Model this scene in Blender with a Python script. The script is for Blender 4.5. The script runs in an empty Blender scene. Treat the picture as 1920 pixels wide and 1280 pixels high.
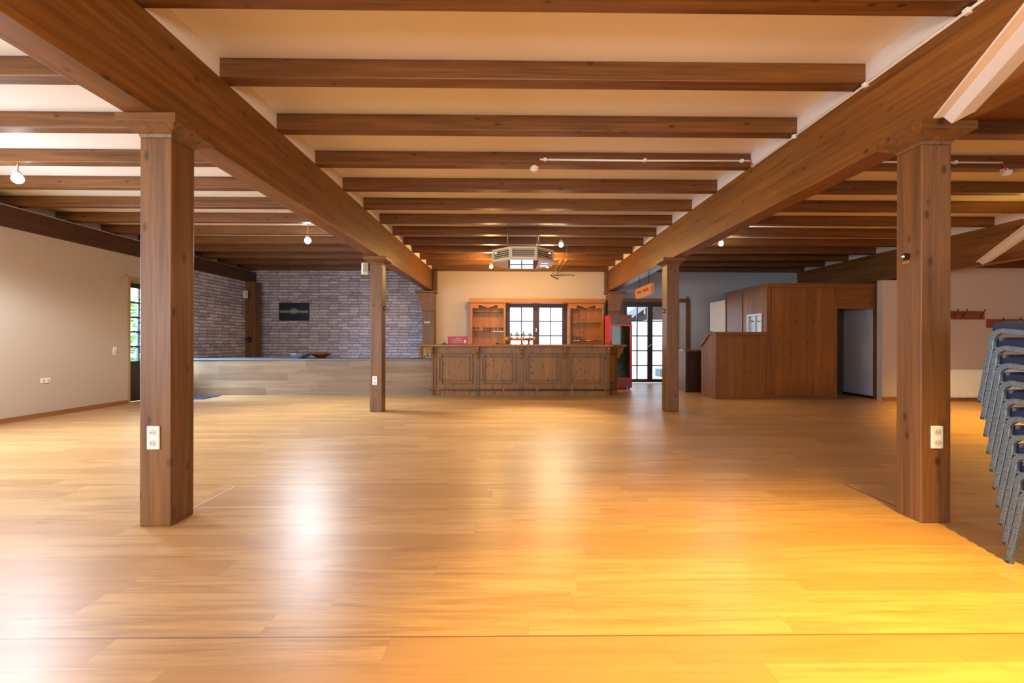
import bpy, bmesh, math, random
from mathutils import Vector, Matrix
random.seed(7)
PI = math.pi
SC = bpy.context.scene
COL = SC.collection
F, CX, CY, YAW, ROLL, EYE = 853.3, 968.0, 640.0, 0.0117, 0.0021, 1.22

# ------------------------------------------------------------------ helpers
def at(u, v, Y):
    """point of the place, at distance Y into the hall, seen at a given spot of the photograph"""
    du, dv = u - CX, v - CY
    du, dv = du + dv*ROLL, dv - du*ROLL
    a, b, c = du/F, 1.0, -dv/F
    X = a*math.cos(YAW) + b*math.sin(YAW)
    Yd = -a*math.sin(YAW) + b*math.cos(YAW)
    k = Y/Yd
    return Vector((X*k, Y, EYE + c*k))

def bm_new(): return bmesh.new()

def box(bm, x0, x1, y0, y1, z0, z1, mi=0):
    vs = [bm.verts.new((x, y, z)) for x in (x0, x1) for y in (y0, y1) for z in (z0, z1)]
    fs = [(0,1,3,2),(4,6,7,5),(0,4,5,1),(2,3,7,6),(0,2,6,4),(1,5,7,3)]
    out = []
    for f in fs:
        fc = bm.faces.new([vs[i] for i in f]); fc.material_index = mi; out.append(fc)
    return vs

def prism(bm, pts, axis, a0, a1, mi=0):
    """closed outline pts (2D) extruded along axis from a0 to a1"""
    def P(p, a):
        if axis == 'x': return (a, p[0], p[1])
        if axis == 'y': return (p[0], a, p[1])
        return (p[0], p[1], a)
    A = [bm.verts.new(P(p, a0)) for p in pts]
    B = [bm.verts.new(P(p, a1)) for p in pts]
    n = len(pts)
    f = bm.faces.new(A); f.material_index = mi
    f = bm.faces.new(B[::-1]); f.material_index = mi
    for i in range(n):
        f = bm.faces.new((A[i], B[i], B[(i+1) % n], A[(i+1) % n])); f.material_index = mi

def ring_frame(d):
    d = d.normalized()
    up = Vector((0,0,1)) if abs(d.z) < .9 else Vector((1,0,0))
    a = d.cross(up).normalized(); b = a.cross(d).normalized()
    return a, b

def tube(bm, pts, r, seg=10, flat=None, cap=True):
    pts = [Vector(p) for p in pts]
    rings = []
    prev = None
    for i, p in enumerate(pts):
        if i == 0: d = pts[1]-p
        elif i == len(pts)-1: d = p-pts[i-1]
        else: d = (pts[i+1]-p).normalized() + (p-pts[i-1]).normalized()
        if prev is None: a, b = ring_frame(d)
        else:
            dn = d.normalized()
            a = (prev - dn*prev.dot(dn)).normalized(); b = a.cross(dn).normalized()
        prev = a
        rr = r[i] if isinstance(r, (list, tuple)) else r
        rings.append([bm.verts.new(p + a*math.cos(t*2*PI/seg)*rr + b*math.sin(t*2*PI/seg)*rr) for t in range(seg)])
    for i in range(len(rings)-1):
        for t in range(seg):
            f = bm.faces.new((rings[i][t], rings[i][(t+1)%seg], rings[i+1][(t+1)%seg], rings[i+1][t])); f.smooth = True
    if cap:
        bm.faces.new(rings[0][::-1]); bm.faces.new(rings[-1])

def lathe(bm, prof, cx=0, cy=0, cz=0, seg=20, wob=0, wn=10):
    rings = []
    for (r, z) in prof:
        ring = []
        for t in range(seg):
            a = t*2*PI/seg
            rr = max(r, 1e-4)*(1 + wob*math.sin(wn*a))
            ring.append(bm.verts.new((cx+rr*math.cos(a), cy+rr*math.sin(a), cz+z)))
        rings.append(ring)
    for i in range(len(rings)-1):
        for t in range(seg):
            f = bm.faces.new((rings[i][t], rings[i][(t+1)%seg], rings[i+1][(t+1)%seg], rings[i+1][t])); f.smooth = True
    bm.faces.new(rings[0][::-1]); bm.faces.new(rings[-1])

def ball(bm, c, r, seg=14):
    m = Matrix.Translation(Vector(c)) @ Matrix.Diagonal((r, r, r, 1))
    res = bmesh.ops.create_uvsphere(bm, u_segments=seg, v_segments=seg//2+2, radius=1, matrix=m)
    for v in res['verts']:
        for f in v.link_faces: f.smooth = True

def obj(name, bm, mat, parent=None, loc=None, bevel=0, bseg=2):
    bmesh.ops.recalc_face_normals(bm, faces=bm.faces)
    if loc is not None:
        bmesh.ops.translate(bm, verts=bm.verts, vec=-Vector(loc))
    me = bpy.data.meshes.new(name); bm.to_mesh(me); bm.free()
    for m in (mat if isinstance(mat, (list, tuple)) else [mat]): me.materials.append(m)
    o = bpy.data.objects.new(name, me); COL.objects.link(o)
    if loc is not None: o.location = loc
    if parent is not None: o.parent = parent
    if bevel:
        b = o.modifiers.new('bevel', 'BEVEL'); b.width = bevel; b.segments = bseg; b.limit_method = 'ANGLE'
        b.harden_normals = False
    return o

def tag(o, label, cat, group=None, kind=None):
    o['label'] = label; o['category'] = cat
    if group: o['group'] = group
    if kind: o['kind'] = kind
    return o

def thing(name, label, cat, loc=(0,0,0), rz=0, group=None):
    o = bpy.data.objects.new(name, None); COL.objects.link(o)
    o.location = loc; o.rotation_euler = (0,0,rz); o.empty_display_size = .1
    return tag(o, label, cat, group)

def struct(name, bm, mat, label=None, loc=None, parent=None):
    o = obj(name, bm, mat, parent, loc)
    if parent is None: o['kind'] = 'structure'
    if label: o['label'] = label
    return o

def dup(root, loc, label, group=None, rz=None):
    r = root.copy(); COL.objects.link(r); r.location = loc; r['label'] = label
    if rz is not None: r.rotation_euler = (0,0,rz)
    if group: r['group'] = group
    for ch in list(root.children):
        c = ch.copy(); COL.objects.link(c); c.parent = r
        for g in list(ch.children):
            d = g.copy(); COL.objects.link(d); d.parent = c
    return r

# ------------------------------------------------------------------ materials
class NT:
    def __init__(s, name):
        s.m = bpy.data.materials.new(name); s.m.use_nodes = True
        s.t = s.m.node_tree; s.t.nodes.clear()
        s.out = s.n('ShaderNodeOutputMaterial')
    def n(s, typ, **kw):
        nd = s.t.nodes.new(typ)
        for k, v in kw.items(): setattr(nd, k, v)
        return nd
    def l(s, a, b): s.t.links.new(a, b)
    def math(s, op, a, b=None, c=None):
        nd = s.n('ShaderNodeMath', operation=op)
        for i, x in enumerate((a, b, c)):
            if x is None: continue
            if isinstance(x, (int, float)): nd.inputs[i].default_value = x
            else: s.l(x, nd.inputs[i])
        return nd.outputs[0]
    def mix(s, fac, a, b, mode='MIX'):
        nd = s.n('ShaderNodeMix', data_type='RGBA', blend_type=mode)
        for i, x in ((0, fac), (6, a), (7, b)):
            if isinstance(x, (int, float)): nd.inputs[i].default_value = x
            elif isinstance(x, (tuple, list)): nd.inputs[i].default_value = (*x[:3], 1)
            else: s.l(x, nd.inputs[i])
        return nd.outputs[2]
    def ramp(s, fac, stops):
        nd = s.n('ShaderNodeValToRGB')
        cr = nd.color_ramp
        while len(cr.elements) < len(stops): cr.elements.new(.5)
        for e, (p, c) in zip(cr.elements, stops):
            e.position = p; e.color = (*c, 1) if len(c) == 3 else c
        s.l(fac, nd.inputs[0]); return nd.outputs[0]
    def bsdf(s, color, rough=.5, **kw):
        b = s.n('ShaderNodeBsdfPrincipled')
        def st(k, x):
            i = b.inputs[k]
            if isinstance(x, (int, float)): i.default_value = x
            elif isinstance(x, (tuple, list)): i.default_value = (*x[:3], 1)
            else: s.l(x, i)
        st('Base Color', color); st('Roughness', rough)
        for k, x in kw.items(): st(k.replace('_', ' '), x)
        s.l(b.outputs[0], s.out.inputs[0]); s.b = b; return b
    def coords(s, rnd=True):
        tc = s.n('ShaderNodeTexCoord')
        if not rnd: return tc.outputs['Object']
        oi = s.n('ShaderNodeObjectInfo')
        va = s.n('ShaderNodeVectorMath', operation='MULTIPLY_ADD')
        cx = s.n('ShaderNodeCombineXYZ')
        for i in range(3): s.l(oi.outputs['Random'], cx.inputs[i])
        s.l(cx.outputs[0], va.inputs[0]); va.inputs[1].default_value = (17, 31, 23); s.l(tc.outputs['Object'], va.inputs[2])
        return va.outputs[0]
    def mapping(s, v, scale):
        m = s.n('ShaderNodeMapping'); m.inputs['Scale'].default_value = scale; s.l(v, m.inputs[0]); return m.outputs[0]
    def noise(s, v, scale=1, detail=4, rough=.6, dist=0):
        n = s.n('ShaderNodeTexNoise'); n.inputs['Scale'].default_value = scale
        n.inputs['Detail'].default_value = detail; n.inputs['Roughness'].default_value = rough
        n.inputs['Distortion'].default_value = dist; s.l(v, n.inputs['Vector']); return n.outputs['Fac']
    def bump(s, h, strength=.2, dist=.01):
        b = s.n('ShaderNodeBump'); b.inputs['Strength'].default_value = strength; b.inputs['Distance'].default_value = dist
        s.l(h, b.inputs['Height']); s.l(b.outputs[0], s.b.inputs['Normal'])

def plain(name, col, rough=.5, metal=0, **kw):
    m = NT(name); m.bsdf(col, rough, Metallic=metal, **kw); return m.m

def wood(name, light, dark, axis='Z', rough=.42, knots=.07, kscale=1.0, plank=None, contrast=1.0):
    m = NT(name); co = m.coords()
    i = 'XYZ'.index(axis)
    sc = [13.0]*3; sc[i] = .5
    v = m.mapping(co, tuple(sc))
    n1 = m.noise(v, 1.0, 6, .62, .9)
    sc2 = [60.0]*3; sc2[i] = 1.6
    n2 = m.noise(m.mapping(co, tuple(sc2)), 1.0, 3, .6)
    f = m.math('ADD', m.math('MULTIPLY', n1, .62), m.math('MULTIPLY', n2, .38))
    w = .16*contrast
    col = m.ramp(f, [(.5-w, dark), (.5, tuple((a+b)/2 for a, b in zip(light, dark))), (.5+w, light)])
    # wide darker and lighter patches of stain
    big = m.noise(co, 1.3, 2, .5)
    col = m.mix(m.math('MULTIPLY', big, .5), col, m.mix(1.0, col, (.62, .55, .5), 'MULTIPLY'))
    # knots
    ks = [4.6*kscale]*3; ks[i] = 2.3*kscale
    vo = m.n('ShaderNodeTexVoronoi'); vo.inputs['Randomness'].default_value = 1
    m.l(m.mapping(co, tuple(ks)), vo.inputs['Vector']); vo.inputs['Scale'].default_value = 1
    kf = m.ramp(vo.outputs['Distance'], [(0, (1,1,1)), (knots*.8, (.9,.9,.9)), (knots*1.9, (0,0,0))])
    kn = m.math('MULTIPLY', kf, .82)
    col = m.mix(kn, col, tuple(c*.22 for c in dark))
    if plank:
        ax, pw = plank
        sp = m.n('ShaderNodeSeparateXYZ'); tc = m.n('ShaderNodeTexCoord'); m.l(tc.outputs['Object'], sp.inputs[0])
        q = m.math('DIVIDE', sp.outputs['XYZ'.index(ax)], pw)
        fr = m.math('FRACT', q); fl = m.math('FLOOR', q)
        wn = m.n('ShaderNodeTexWhiteNoise', noise_dimensions='1D'); m.l(fl, wn.inputs['W'])
        col = m.mix(m.math('MULTIPLY', wn.outputs['Value'], .45), col, m.mix(1.0, col, (.55,.5,.45), 'MULTIPLY'))
        edge = m.math('LESS_THAN', m.math('MINIMUM', fr, m.math('SUBTRACT', 1.0, fr)), .02)
        col = m.mix(m.math('MULTIPLY', edge, .55), col, tuple(c*.3 for c in dark))
    m.bsdf(col, rough)
    m.bump(f, .12, .004)
    return m.m

def plaster(name, col, bump=.25):
    m = NT(name); tc = m.coords(False)
    n = m.noise(tc, 160, 3, .6); n2 = m.noise(tc, 1.2, 3, .6)
    c = m.mix(m.math('MULTIPLY', n2, .22), col, tuple(x*.8 for x in col))
    m.bsdf(c, .85); m.bump(n, bump, .003); return m.m

# stained timber of the hall
W_BEAM_Y = wood('timber_along_hall', (.31,.120,.020), (.115,.040,.006), 'Y', .42, .085, 1.7)
W_JOIST = wood('joist_timber', (.265,.105,.021), (.085,.030,.006), 'X', .45, .085, 1.7)
W_POST = wood('post_timber', (.25,.112,.032), (.095,.040,.012), 'Z', .42, .09, 1.7)
W_DARK = wood('dark_plate_timber', (.12,.045,.014), (.05,.018,.006), 'Y', .5, .06, .8)
W_DARKX = wood('dark_board_timber', (.16,.055,.016), (.06,.02,.006), 'X', .5, .06, .8)
W_BOARDX = wood('ceiling_board_timber', (.30,.095,.02), (.14,.04,.009), 'X', .45, .06, .8)
W_PINE = wood('bar_pine', (.42,.19,.030), (.27,.105,.013), 'Z', .38, .17, 2.6, ('X', .19))
W_PINEX = wood('bar_pine_rail', (.40,.20,.045), (.26,.11,.02), 'X', .35, .12, 2.4)
W_PINEM = wood('bar_pine_moulding', (.27,.115,.022), (.15,.055,.009), 'Z', .35, .10, 2.4)
W_HUTCH = wood('hutch_pine', (.62,.23,.026), (.42,.13,.012), 'Z', .35, .13, 2.0, ('X', .2))
W_HUTCHX = wood('hutch_pine_rail', (.58,.23,.03), (.40,.14,.014), 'X', .35, .08, 2.0)
W_BOOTH = wood('booth_boards', (.30,.115,.020), (.16,.052,.008), 'Z', .38, .09, 2.0, ('X', .17), 1.3)
W_BOOTHY = wood('booth_boards_side', (.32,.14,.036), (.18,.07,.016), 'Z', .4, .08, 2.0, ('Y', .2))
W_BOOTHT = wood('booth_trim', (.24,.09,.02), (.13,.043,.009), 'X', .38, .06, 1.4)
W_BOOTHV = wood('booth_trim_upright', (.24,.09,.02), (.13,.043,.009), 'Z', .38, .06, 1.4)
W_WAIN = wood('wainscot_boards', (.06,.022,.01), (.03,.011,.006), 'Z', .4, .03, 1.4, ('X', .12))
W_SKIRT = wood('skirting_timber', (.42,.17,.06), (.26,.09,.03), 'Y', .4, .02, 1)
W_SIGN = wood('sign_board', (.66,.24,.05), (.5,.15,.025), 'Y', .4, .03, 2)
W_RACK = wood('rack_timber', (.30,.08,.02), (.16,.04,.01), 'X', .4, .02, 1)
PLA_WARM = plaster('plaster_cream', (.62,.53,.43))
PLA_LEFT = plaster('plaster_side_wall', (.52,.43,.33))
PLA_BACK = plaster('plaster_behind_bar', (.64,.54,.44))
PLA_PART = plaster('plaster_partition', (.50,.43,.36))
PLA_WHITE = plaster('plaster_white', (.70,.66,.62))
PLA_CEIL = plaster('ceiling_plaster', (.79,.74,.67), .4)
PLA_GREY_DIM = plaster('plaster_grey_dimmed', (.44,.46,.50))  # light falloff on the right back wall is put into this darker grey
WHITE = plain('white_plastic', (.82,.80,.76), .35)
WHITEM = plain('white_enamel', (.82,.82,.80), .3)
CREAM = plain('cream_plastic', (.68,.60,.42), .4)
GREYTOP = plain('grey_counter_top', (.14,.17,.2), .35)
BLACK = plain('black_plastic', (.012,.012,.013), .4)
DARKSLOT = plain('dark_slot', (.01,.01,.01), .8)
CHROME = plain('chrome', (.75,.75,.75), .15, 1)
MIRROR = plain('mirror_glass', (.9,.92,.95), .02, 1)
STEEL = plain('steel_rod', (.55,.5,.45), .3, 1)
BRASS = plain('brass', (.75,.42,.15), .25, 1)
COPPER = plain('copper_foil', (.75,.38,.18), .25, 1)
SILVER = plain('silver_foil', (.85,.85,.88), .18, 1)
RED = plain('red_enamel', (.55,.008,.02), .25)
REDDK = plain('dark_red_enamel', (.25,.006,.012), .3)
REDPL = plain('red_plastic', (.6,.01,.04), .35)
REDCAB = plain('red_cable', (.5,.04,.02), .4)
FRIDGEIN = plain('fridge_interior', (.10,.09,.055), .5)
DOORWOOD = plain('door_stain', (.055,.02,.018), .35)
DOORDARK = plain('dark_door_stain', (.03,.014,.012), .35)
IRON = plain('dark_iron', (.03,.025,.02), .45, .6)
LEADBAR = plain('muntin_grey', (.05,.07,.09), .4)
FOAM = plain('raw_wood_and_foam', (.42,.26,.12), .8)
HANDLE = plain('grey_handle', (.10,.095,.09), .35)
NAVY = None
TARP = plain('white_sheeting', (.85,.88,.92), .7)
GABLE = wood('gable_boards', (.07,.03,.026), (.035,.016,.014), 'Z', .6, .01, 1, ('X', .2))
OUTWALL = plain('outside_render', (.75,.78,.82), .8)

def emis(name, col, s):
    m = NT(name); e = m.n('ShaderNodeEmission'); e.inputs[0].default_value = (*col, 1); e.inputs[1].default_value = s
    m.l(e.outputs[0], m.out.inputs[0]); return m.m
BULB_COOL = emis('cool_bulb_glow', (.85,.95,1), 60)
BULB_WARM = emis('warm_bulb_glow', (1,.62,.22), 60)

def glass(name, tint=(1,1,1), refl=.08):
    m = NT(name)
    t = m.n('ShaderNodeBsdfTransparent'); t.inputs[0].default_value = (*tint, 1)
    g = m.n('ShaderNodeBsdfGlossy'); g.inputs['Roughness'].default_value = .03
    lw = m.n('ShaderNodeLayerWeight'); lw.inputs[0].default_value = .5
    mx = m.n('ShaderNodeMixShader')
    m.l(m.math('ADD', refl, m.math('MULTIPLY', m.math('POWER', lw.outputs['Facing'], 4.0), .6)), mx.inputs[0]); m.l(t.outputs[0], mx.inputs[1]); m.l(g.outputs[0], mx.inputs[2])
    m.l(mx.outputs[0], m.out.inputs[0]); return m.m
PANE = glass('window_glass', (.95,.98,1), .04)
GLS = glass('drinking_glass', (.93,.93,.9), .14)
SHELFG = glass('shelf_glass', (.45,.62,.5), .1)
FRIDGEG = glass('fridge_glass', (.75,.8,.75), .02)

def floor_mat():
    m = NT('laminate_planks'); tc = m.n('ShaderNodeTexCoord')
    sp = m.n('ShaderNodeSeparateXYZ'); m.l(tc.outputs['Object'], sp.inputs[0])
    x, y = sp.outputs[0], sp.outputs[1]
    RW, PL = 2.005/12, 1.12
    q = m.math('DIVIDE', m.math('SUBTRACT', y, 1.885-2.005*4), RW)
    row = m.math('FLOOR', q); fy = m.math('FRACT', q)
    wn = m.n('ShaderNodeTexWhiteNoise', noise_dimensions='1D'); m.l(row, wn.inputs['W'])
    qx = m.math('ADD', m.math('DIVIDE', x, PL), m.math('MULTIPLY', wn.outputs['Value'], 7.0))
    cx = m.math('FLOOR', qx); fx = m.math('FRACT', qx)
    cmb = m.n('ShaderNodeCombineXYZ'); m.l(cx, cmb.inputs[0]); m.l(row, cmb.inputs[1])
    w2 = m.n('ShaderNodeTexWhiteNoise', noise_dimensions='2D'); m.l(cmb.outputs[0], w2.inputs['Vector'])
    tone = w2.outputs['Value']
    # grain shifted per plank
    off = m.n('ShaderNodeVectorMath', operation='MULTIPLY_ADD'); m.l(w2.outputs['Color'], off.inputs[0]); off.inputs[1].default_value = (9, 9, 9)
    m.l(tc.outputs['Object'], off.inputs[2])
    g1 = m.noise(m.mapping(off.outputs[0], (.9, 11, 1)), 1, 6, .6, 1.2)
    g2 = m.noise(m.mapping(off.outputs[0], (3, 90, 1)), 1, 3, .6)
    g = m.math('ADD', m.math('MULTIPLY', g1, .7), m.math('MULTIPLY', g2, .3))
    col = m.ramp(g, [(.33, (.36,.185,.06)), (.5, (.54,.305,.115)), (.68, (.64,.385,.16))])
    col = m.mix(m.math('MULTIPLY', m.math('GREATER_THAN', tone, .6), .6), col, (.39,.185,.055))
    col = m.mix(m.math('MULTIPLY', tone, .16), col, (.78,.52,.26))
    ex = m.math('LESS_THAN', m.math('MINIMUM', fx, m.math('SUBTRACT', 1.0, fx)), .0018)
    ey = m.math('LESS_THAN', m.math('MINIMUM', fy, m.math('SUBTRACT', 1.0, fy)), .010)
    e = m.math('MAXIMUM', ex, ey)
    col = m.mix(m.math('MULTIPLY', e, .2), col, (.22,.09,.03))
    # joints of the two metre wide strips
    qs = m.math('DIVIDE', m.math('SUBTRACT', y, 1.885-2.005*4), 2.005)
    fs = m.math('FRACT', qs)
    es = m.math('LESS_THAN', m.math('MINIMUM', fs, m.math('SUBTRACT', 1.0, fs)), .0022)
    col = m.mix(m.math('MULTIPLY', es, .7), col, (.15,.06,.02))
    wear = m.noise(tc.outputs['Object'], .9, 4, .6)
    rough = m.math('ADD', .28, m.math('MULTIPLY', wear, .16))
    m.bsdf(col, rough, Specular_IOR_Level=.42)
    h = m.math('SUBTRACT', m.math('MULTIPLY', g2, .35), m.math('MULTIPLY', m.math('MAXIMUM', es, e), .6))
    fine = m.noise(m.mapping(tc.outputs['Object'], (4, 60, 1)), 1, 3, .6)
    wav = m.noise(m.mapping(tc.outputs['Object'], (.8, 6, 1)), 1, 2, .5)
    m.bump(m.math('ADD', h, m.math('ADD', m.math('MULTIPLY', fine, .5), m.math('MULTIPLY', wav, .3))), .10, .002)
    return m.m
FLOOR = floor_mat()

def front_lam():
    m = NT('counter_laminate'); tc = m.n('ShaderNodeTexCoord')
    sp = m.n('ShaderNodeSeparateXYZ'); m.l(tc.outputs['Object'], sp.inputs[0])
    q = m.math('DIVIDE', sp.outputs[2], .165); row = m.math('FLOOR', q)
    wn = m.n('ShaderNodeTexWhiteNoise', noise_dimensions='1D'); m.l(row, wn.inputs['W'])
    qx = m.math('ADD', m.math('DIVIDE', sp.outputs[0], 1.0), m.math('MULTIPLY', wn.outputs['Value'], 5.0))
    cmb = m.n('ShaderNodeCombineXYZ'); m.l(m.math('FLOOR', qx), cmb.inputs[0]); m.l(row, cmb.inputs[1])
    w2 = m.n('ShaderNodeTexWhiteNoise', noise_dimensions='2D'); m.l(cmb.outputs[0], w2.inputs['Vector'])
    g = m.noise(m.mapping(tc.outputs['Object'], (1, 1, 14)), 1, 5, .6, 1)
    col = m.ramp(g, [(.35, (.22,.14,.07)), (.65, (.33,.225,.125))])
    col = m.mix(m.math('MULTIPLY', w2.outputs['Value'], .65), col, (.15,.085,.04))
    m.bsdf(col, .4); return m.m
LAMFRONT = front_lam()

def stone(name, ax):
    m = NT(name); tc = m.n('ShaderNodeTexCoord')
    sp = m.n('ShaderNodeSeparateXYZ'); m.l(tc.outputs['Object'], sp.inputs[0])
    a, z = sp.outputs[ax], sp.outputs[2]
    wig = m.noise(m.mapping(tc.outputs['Object'], (5, 5, 5)), 1, 3, .6)
    zz = m.math('ADD', z, m.math('MULTIPLY', wig, .05))
    RH = .083
    q = m.math('DIVIDE', zz, RH); row = m.math('FLOOR', q); fz = m.math('FRACT', q)
    wn = m.n('ShaderNodeTexWhiteNoise', noise_dimensions='1D'); m.l(m.math('FLOORED_MODULO', row, 9), wn.inputs['W'])
    qa = m.math('ADD', m.math('DIVIDE', a, .29), m.math('MULTIPLY', wn.outputs['Value'], .5))
    ca = m.math('FLOOR', qa); fa = m.math('FRACT', qa)
    cmb = m.n('ShaderNodeCombineXYZ'); m.l(ca, cmb.inputs[0]); m.l(row, cmb.inputs[1])
    w2 = m.n('ShaderNodeTexWhiteNoise', noise_dimensions='2D'); m.l(cmb.outputs[0], w2.inputs['Vector'])
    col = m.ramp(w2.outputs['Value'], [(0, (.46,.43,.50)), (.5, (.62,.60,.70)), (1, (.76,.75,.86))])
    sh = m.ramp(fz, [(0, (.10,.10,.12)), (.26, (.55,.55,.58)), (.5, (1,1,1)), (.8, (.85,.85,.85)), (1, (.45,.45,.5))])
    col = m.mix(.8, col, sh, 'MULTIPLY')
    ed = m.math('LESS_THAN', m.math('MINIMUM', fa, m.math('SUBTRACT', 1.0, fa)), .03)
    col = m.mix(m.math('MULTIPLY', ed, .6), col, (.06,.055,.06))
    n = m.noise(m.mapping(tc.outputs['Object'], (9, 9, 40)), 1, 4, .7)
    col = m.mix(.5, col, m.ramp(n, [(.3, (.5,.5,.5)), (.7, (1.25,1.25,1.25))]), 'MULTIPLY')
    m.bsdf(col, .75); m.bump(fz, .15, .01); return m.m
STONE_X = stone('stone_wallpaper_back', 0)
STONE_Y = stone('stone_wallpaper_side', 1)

def navy_mat():
    m = NT('navy_dotted_fabric'); tc = m.n('ShaderNodeTexCoord')
    vo = m.n('ShaderNodeTexVoronoi'); vo.inputs['Scale'].default_value = 34; vo.inputs['Randomness'].default_value = .25
    m.l(tc.outputs['Object'], vo.inputs['Vector'])
    d = m.math('LESS_THAN', vo.outputs['Distance'], .13)
    col = m.mix(d, (.012,.018,.06), (.5,.45,.42))
    m.bsdf(col, .85); return m.m
NAVY = navy_mat()
def hammer():
    m = NT('hammered_silver_paint'); tc = m.n('ShaderNodeTexCoord')
    n = m.noise(tc.outputs['Object'], 260, 3, .6)
    col = m.ramp(n, [(.38, (.035,.05,.075)), (.62, (.20,.28,.38))])
    m.bsdf(col, .38, Metallic=.55); return m.m
HAMMER = hammer()

# ------------------------------------------------------------------ room shell
YB = 13.35           # back wall
XL, XR = -7.43, 11.0 # side walls
ZC = 3.425           # ceiling
ZJ = 3.27            # underside of joists
ZB = 2.68            # underside of main beams
YR = -3.2            # rear wall

b = bm_new(); box(b, XL-.5, XR+.2, YR, YB+.25, -.12, 0); struct('floor', b, FLOOR, 'tan laminate plank floor')
b = bm_new(); box(b, XL-.5, XR+.2, YR, YB+.25, ZC, ZC+.15); struct('ceiling', b, PLA_CEIL, 'cream plastered ceiling between the joists')

# left wall: unseen windows added to carry fill lamps, then the glazed door
DLY0, DLY1, DLZ = 8.96, 10.30, 2.42
WLY = [(-1.8, .2), (1.6, 3.6), (4.2, 5.6)]
b = bm_new()
ys = YR
for (a, c) in WLY:
    box(b, XL-.25, XL, ys, a, 0, 3.22); box(b, XL-.25, XL, a, c, 0, .9); box(b, XL-.25, XL, a, c, 2.3, 3.22); ys = c
box(b, XL-.25, XL, ys, DLY0, 0, 3.22); box(b, XL-.25, XL, DLY0, DLY1, DLZ, 3.22)
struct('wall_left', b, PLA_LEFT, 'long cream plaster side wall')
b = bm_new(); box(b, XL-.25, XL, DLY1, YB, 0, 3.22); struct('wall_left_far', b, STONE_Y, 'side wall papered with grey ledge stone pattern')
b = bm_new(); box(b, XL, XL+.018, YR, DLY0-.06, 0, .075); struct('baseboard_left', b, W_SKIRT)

# rear wall behind the camera; its windows are added for fill light
RW_ = [(-6, -3.6), (-1.2, 1.2), (4.0, 6.4)]
b = bm_new(); xs = XL-.25
for (a, c) in RW_:
    box(b, xs, a, YR-.25, YR, 0, ZC); box(b, a, c, YR-.25, YR, 0, .9); box(b, a, c, YR-.25, YR, 2.4, ZC); xs = c
box(b, xs, XR+.2, YR-.25, YR, 0, ZC)
struct('wall_rear', b, PLA_WARM)
b = bm_new(); box(b, XR, XR+.2, YR, YB+.22, 0, ZC); struct('wall_right', b, PLA_WARM)

# back wall, three bays
WX0, WX1, WZ0, WZ1 = -.17, 1.65, .92, 2.37
DX0, DX1, DZ1 = at(1168, 600, YB).x, at(1287, 600, YB).x, 2.40
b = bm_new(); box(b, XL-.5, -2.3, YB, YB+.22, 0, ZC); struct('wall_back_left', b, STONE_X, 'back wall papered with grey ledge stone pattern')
b = bm_new()
box(b, -2.3, WX0, YB, YB+.22, 0, ZC); box(b, WX1, 2.85, YB, YB+.22, 0, ZC)
box(b, WX0, WX1, YB, YB+.22, 0, WZ0); box(b, WX0, WX1, YB, YB+.22, WZ1, ZC)
struct('wall_back', b, PLA_BACK, 'plastered back wall behind the bar')
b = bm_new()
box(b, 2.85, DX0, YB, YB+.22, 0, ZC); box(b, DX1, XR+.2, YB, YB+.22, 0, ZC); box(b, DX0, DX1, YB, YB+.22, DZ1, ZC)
struct('wall_back_right', b, PLA_GREY_DIM, 'shade-toned grey back wall around the glazed doors')

# partition facing the camera on the right, rack and radiator on it
YP = 9.42
b = bm_new()
box(b, 7.76, 8.36, YP, YP+.14, 0, 2.52); box(b, 8.36, XR, YP, YP+.14, 0, 2.78)
struct('wall_partition_right', b, PLA_PART, 'white partition wall with coat racks and radiator')
b = bm_new(); box(b, 8.78, XR, YP-.02, YP+.14, 2.78, ZC); struct('trim_1', b, W_DARKX)
b = bm_new(); box(b, 7.76, XR, YP-.016, YP, 0, .08); struct('baseboard_right', b, W_SKIRT)
b = bm_new(); box(b, XL, -.2, YB-.016, YB, 0, .075); struct('baseboard_back', b, W_SKIRT)

# white fascia above the main beams (between joists)
JF = 2.705; JS = .862; JW = .135; NJ = 13
jy = [JF + JS*k for k in range(-6, NJ)]
jy.append(YB-.09)
def fascia(name, x0, x1, mat):
    b = bm_new()
    ys = YR
    for y in jy:
        if y-.001 > ys: box(b, x0, x1, ys, y-.001, ZJ, ZC)
        ys = y+JW+.001
    struct(name, b, mat)
fascia('wall_fascia_left', -2.44, -2.27, PLA_CEIL)
fascia('wall_fascia_right', 2.80, 2.97, PLA_WHITE)
fascia('wall_fascia_far_right', 8.47, 8.64, PLA_WHITE)
b = bm_new()
ys = YR
for y in jy:
    if y-.001 > ys: box(b, XL-.40, XL-.37, ys, y-.001, 3.20, ZC)
    ys = y+JW+.001
box(b, XL-.5, XL-.401, YR, YB, 3.0, ZC); struct('wall_fascia_far_left', b, PLA_WHITE)

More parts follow.
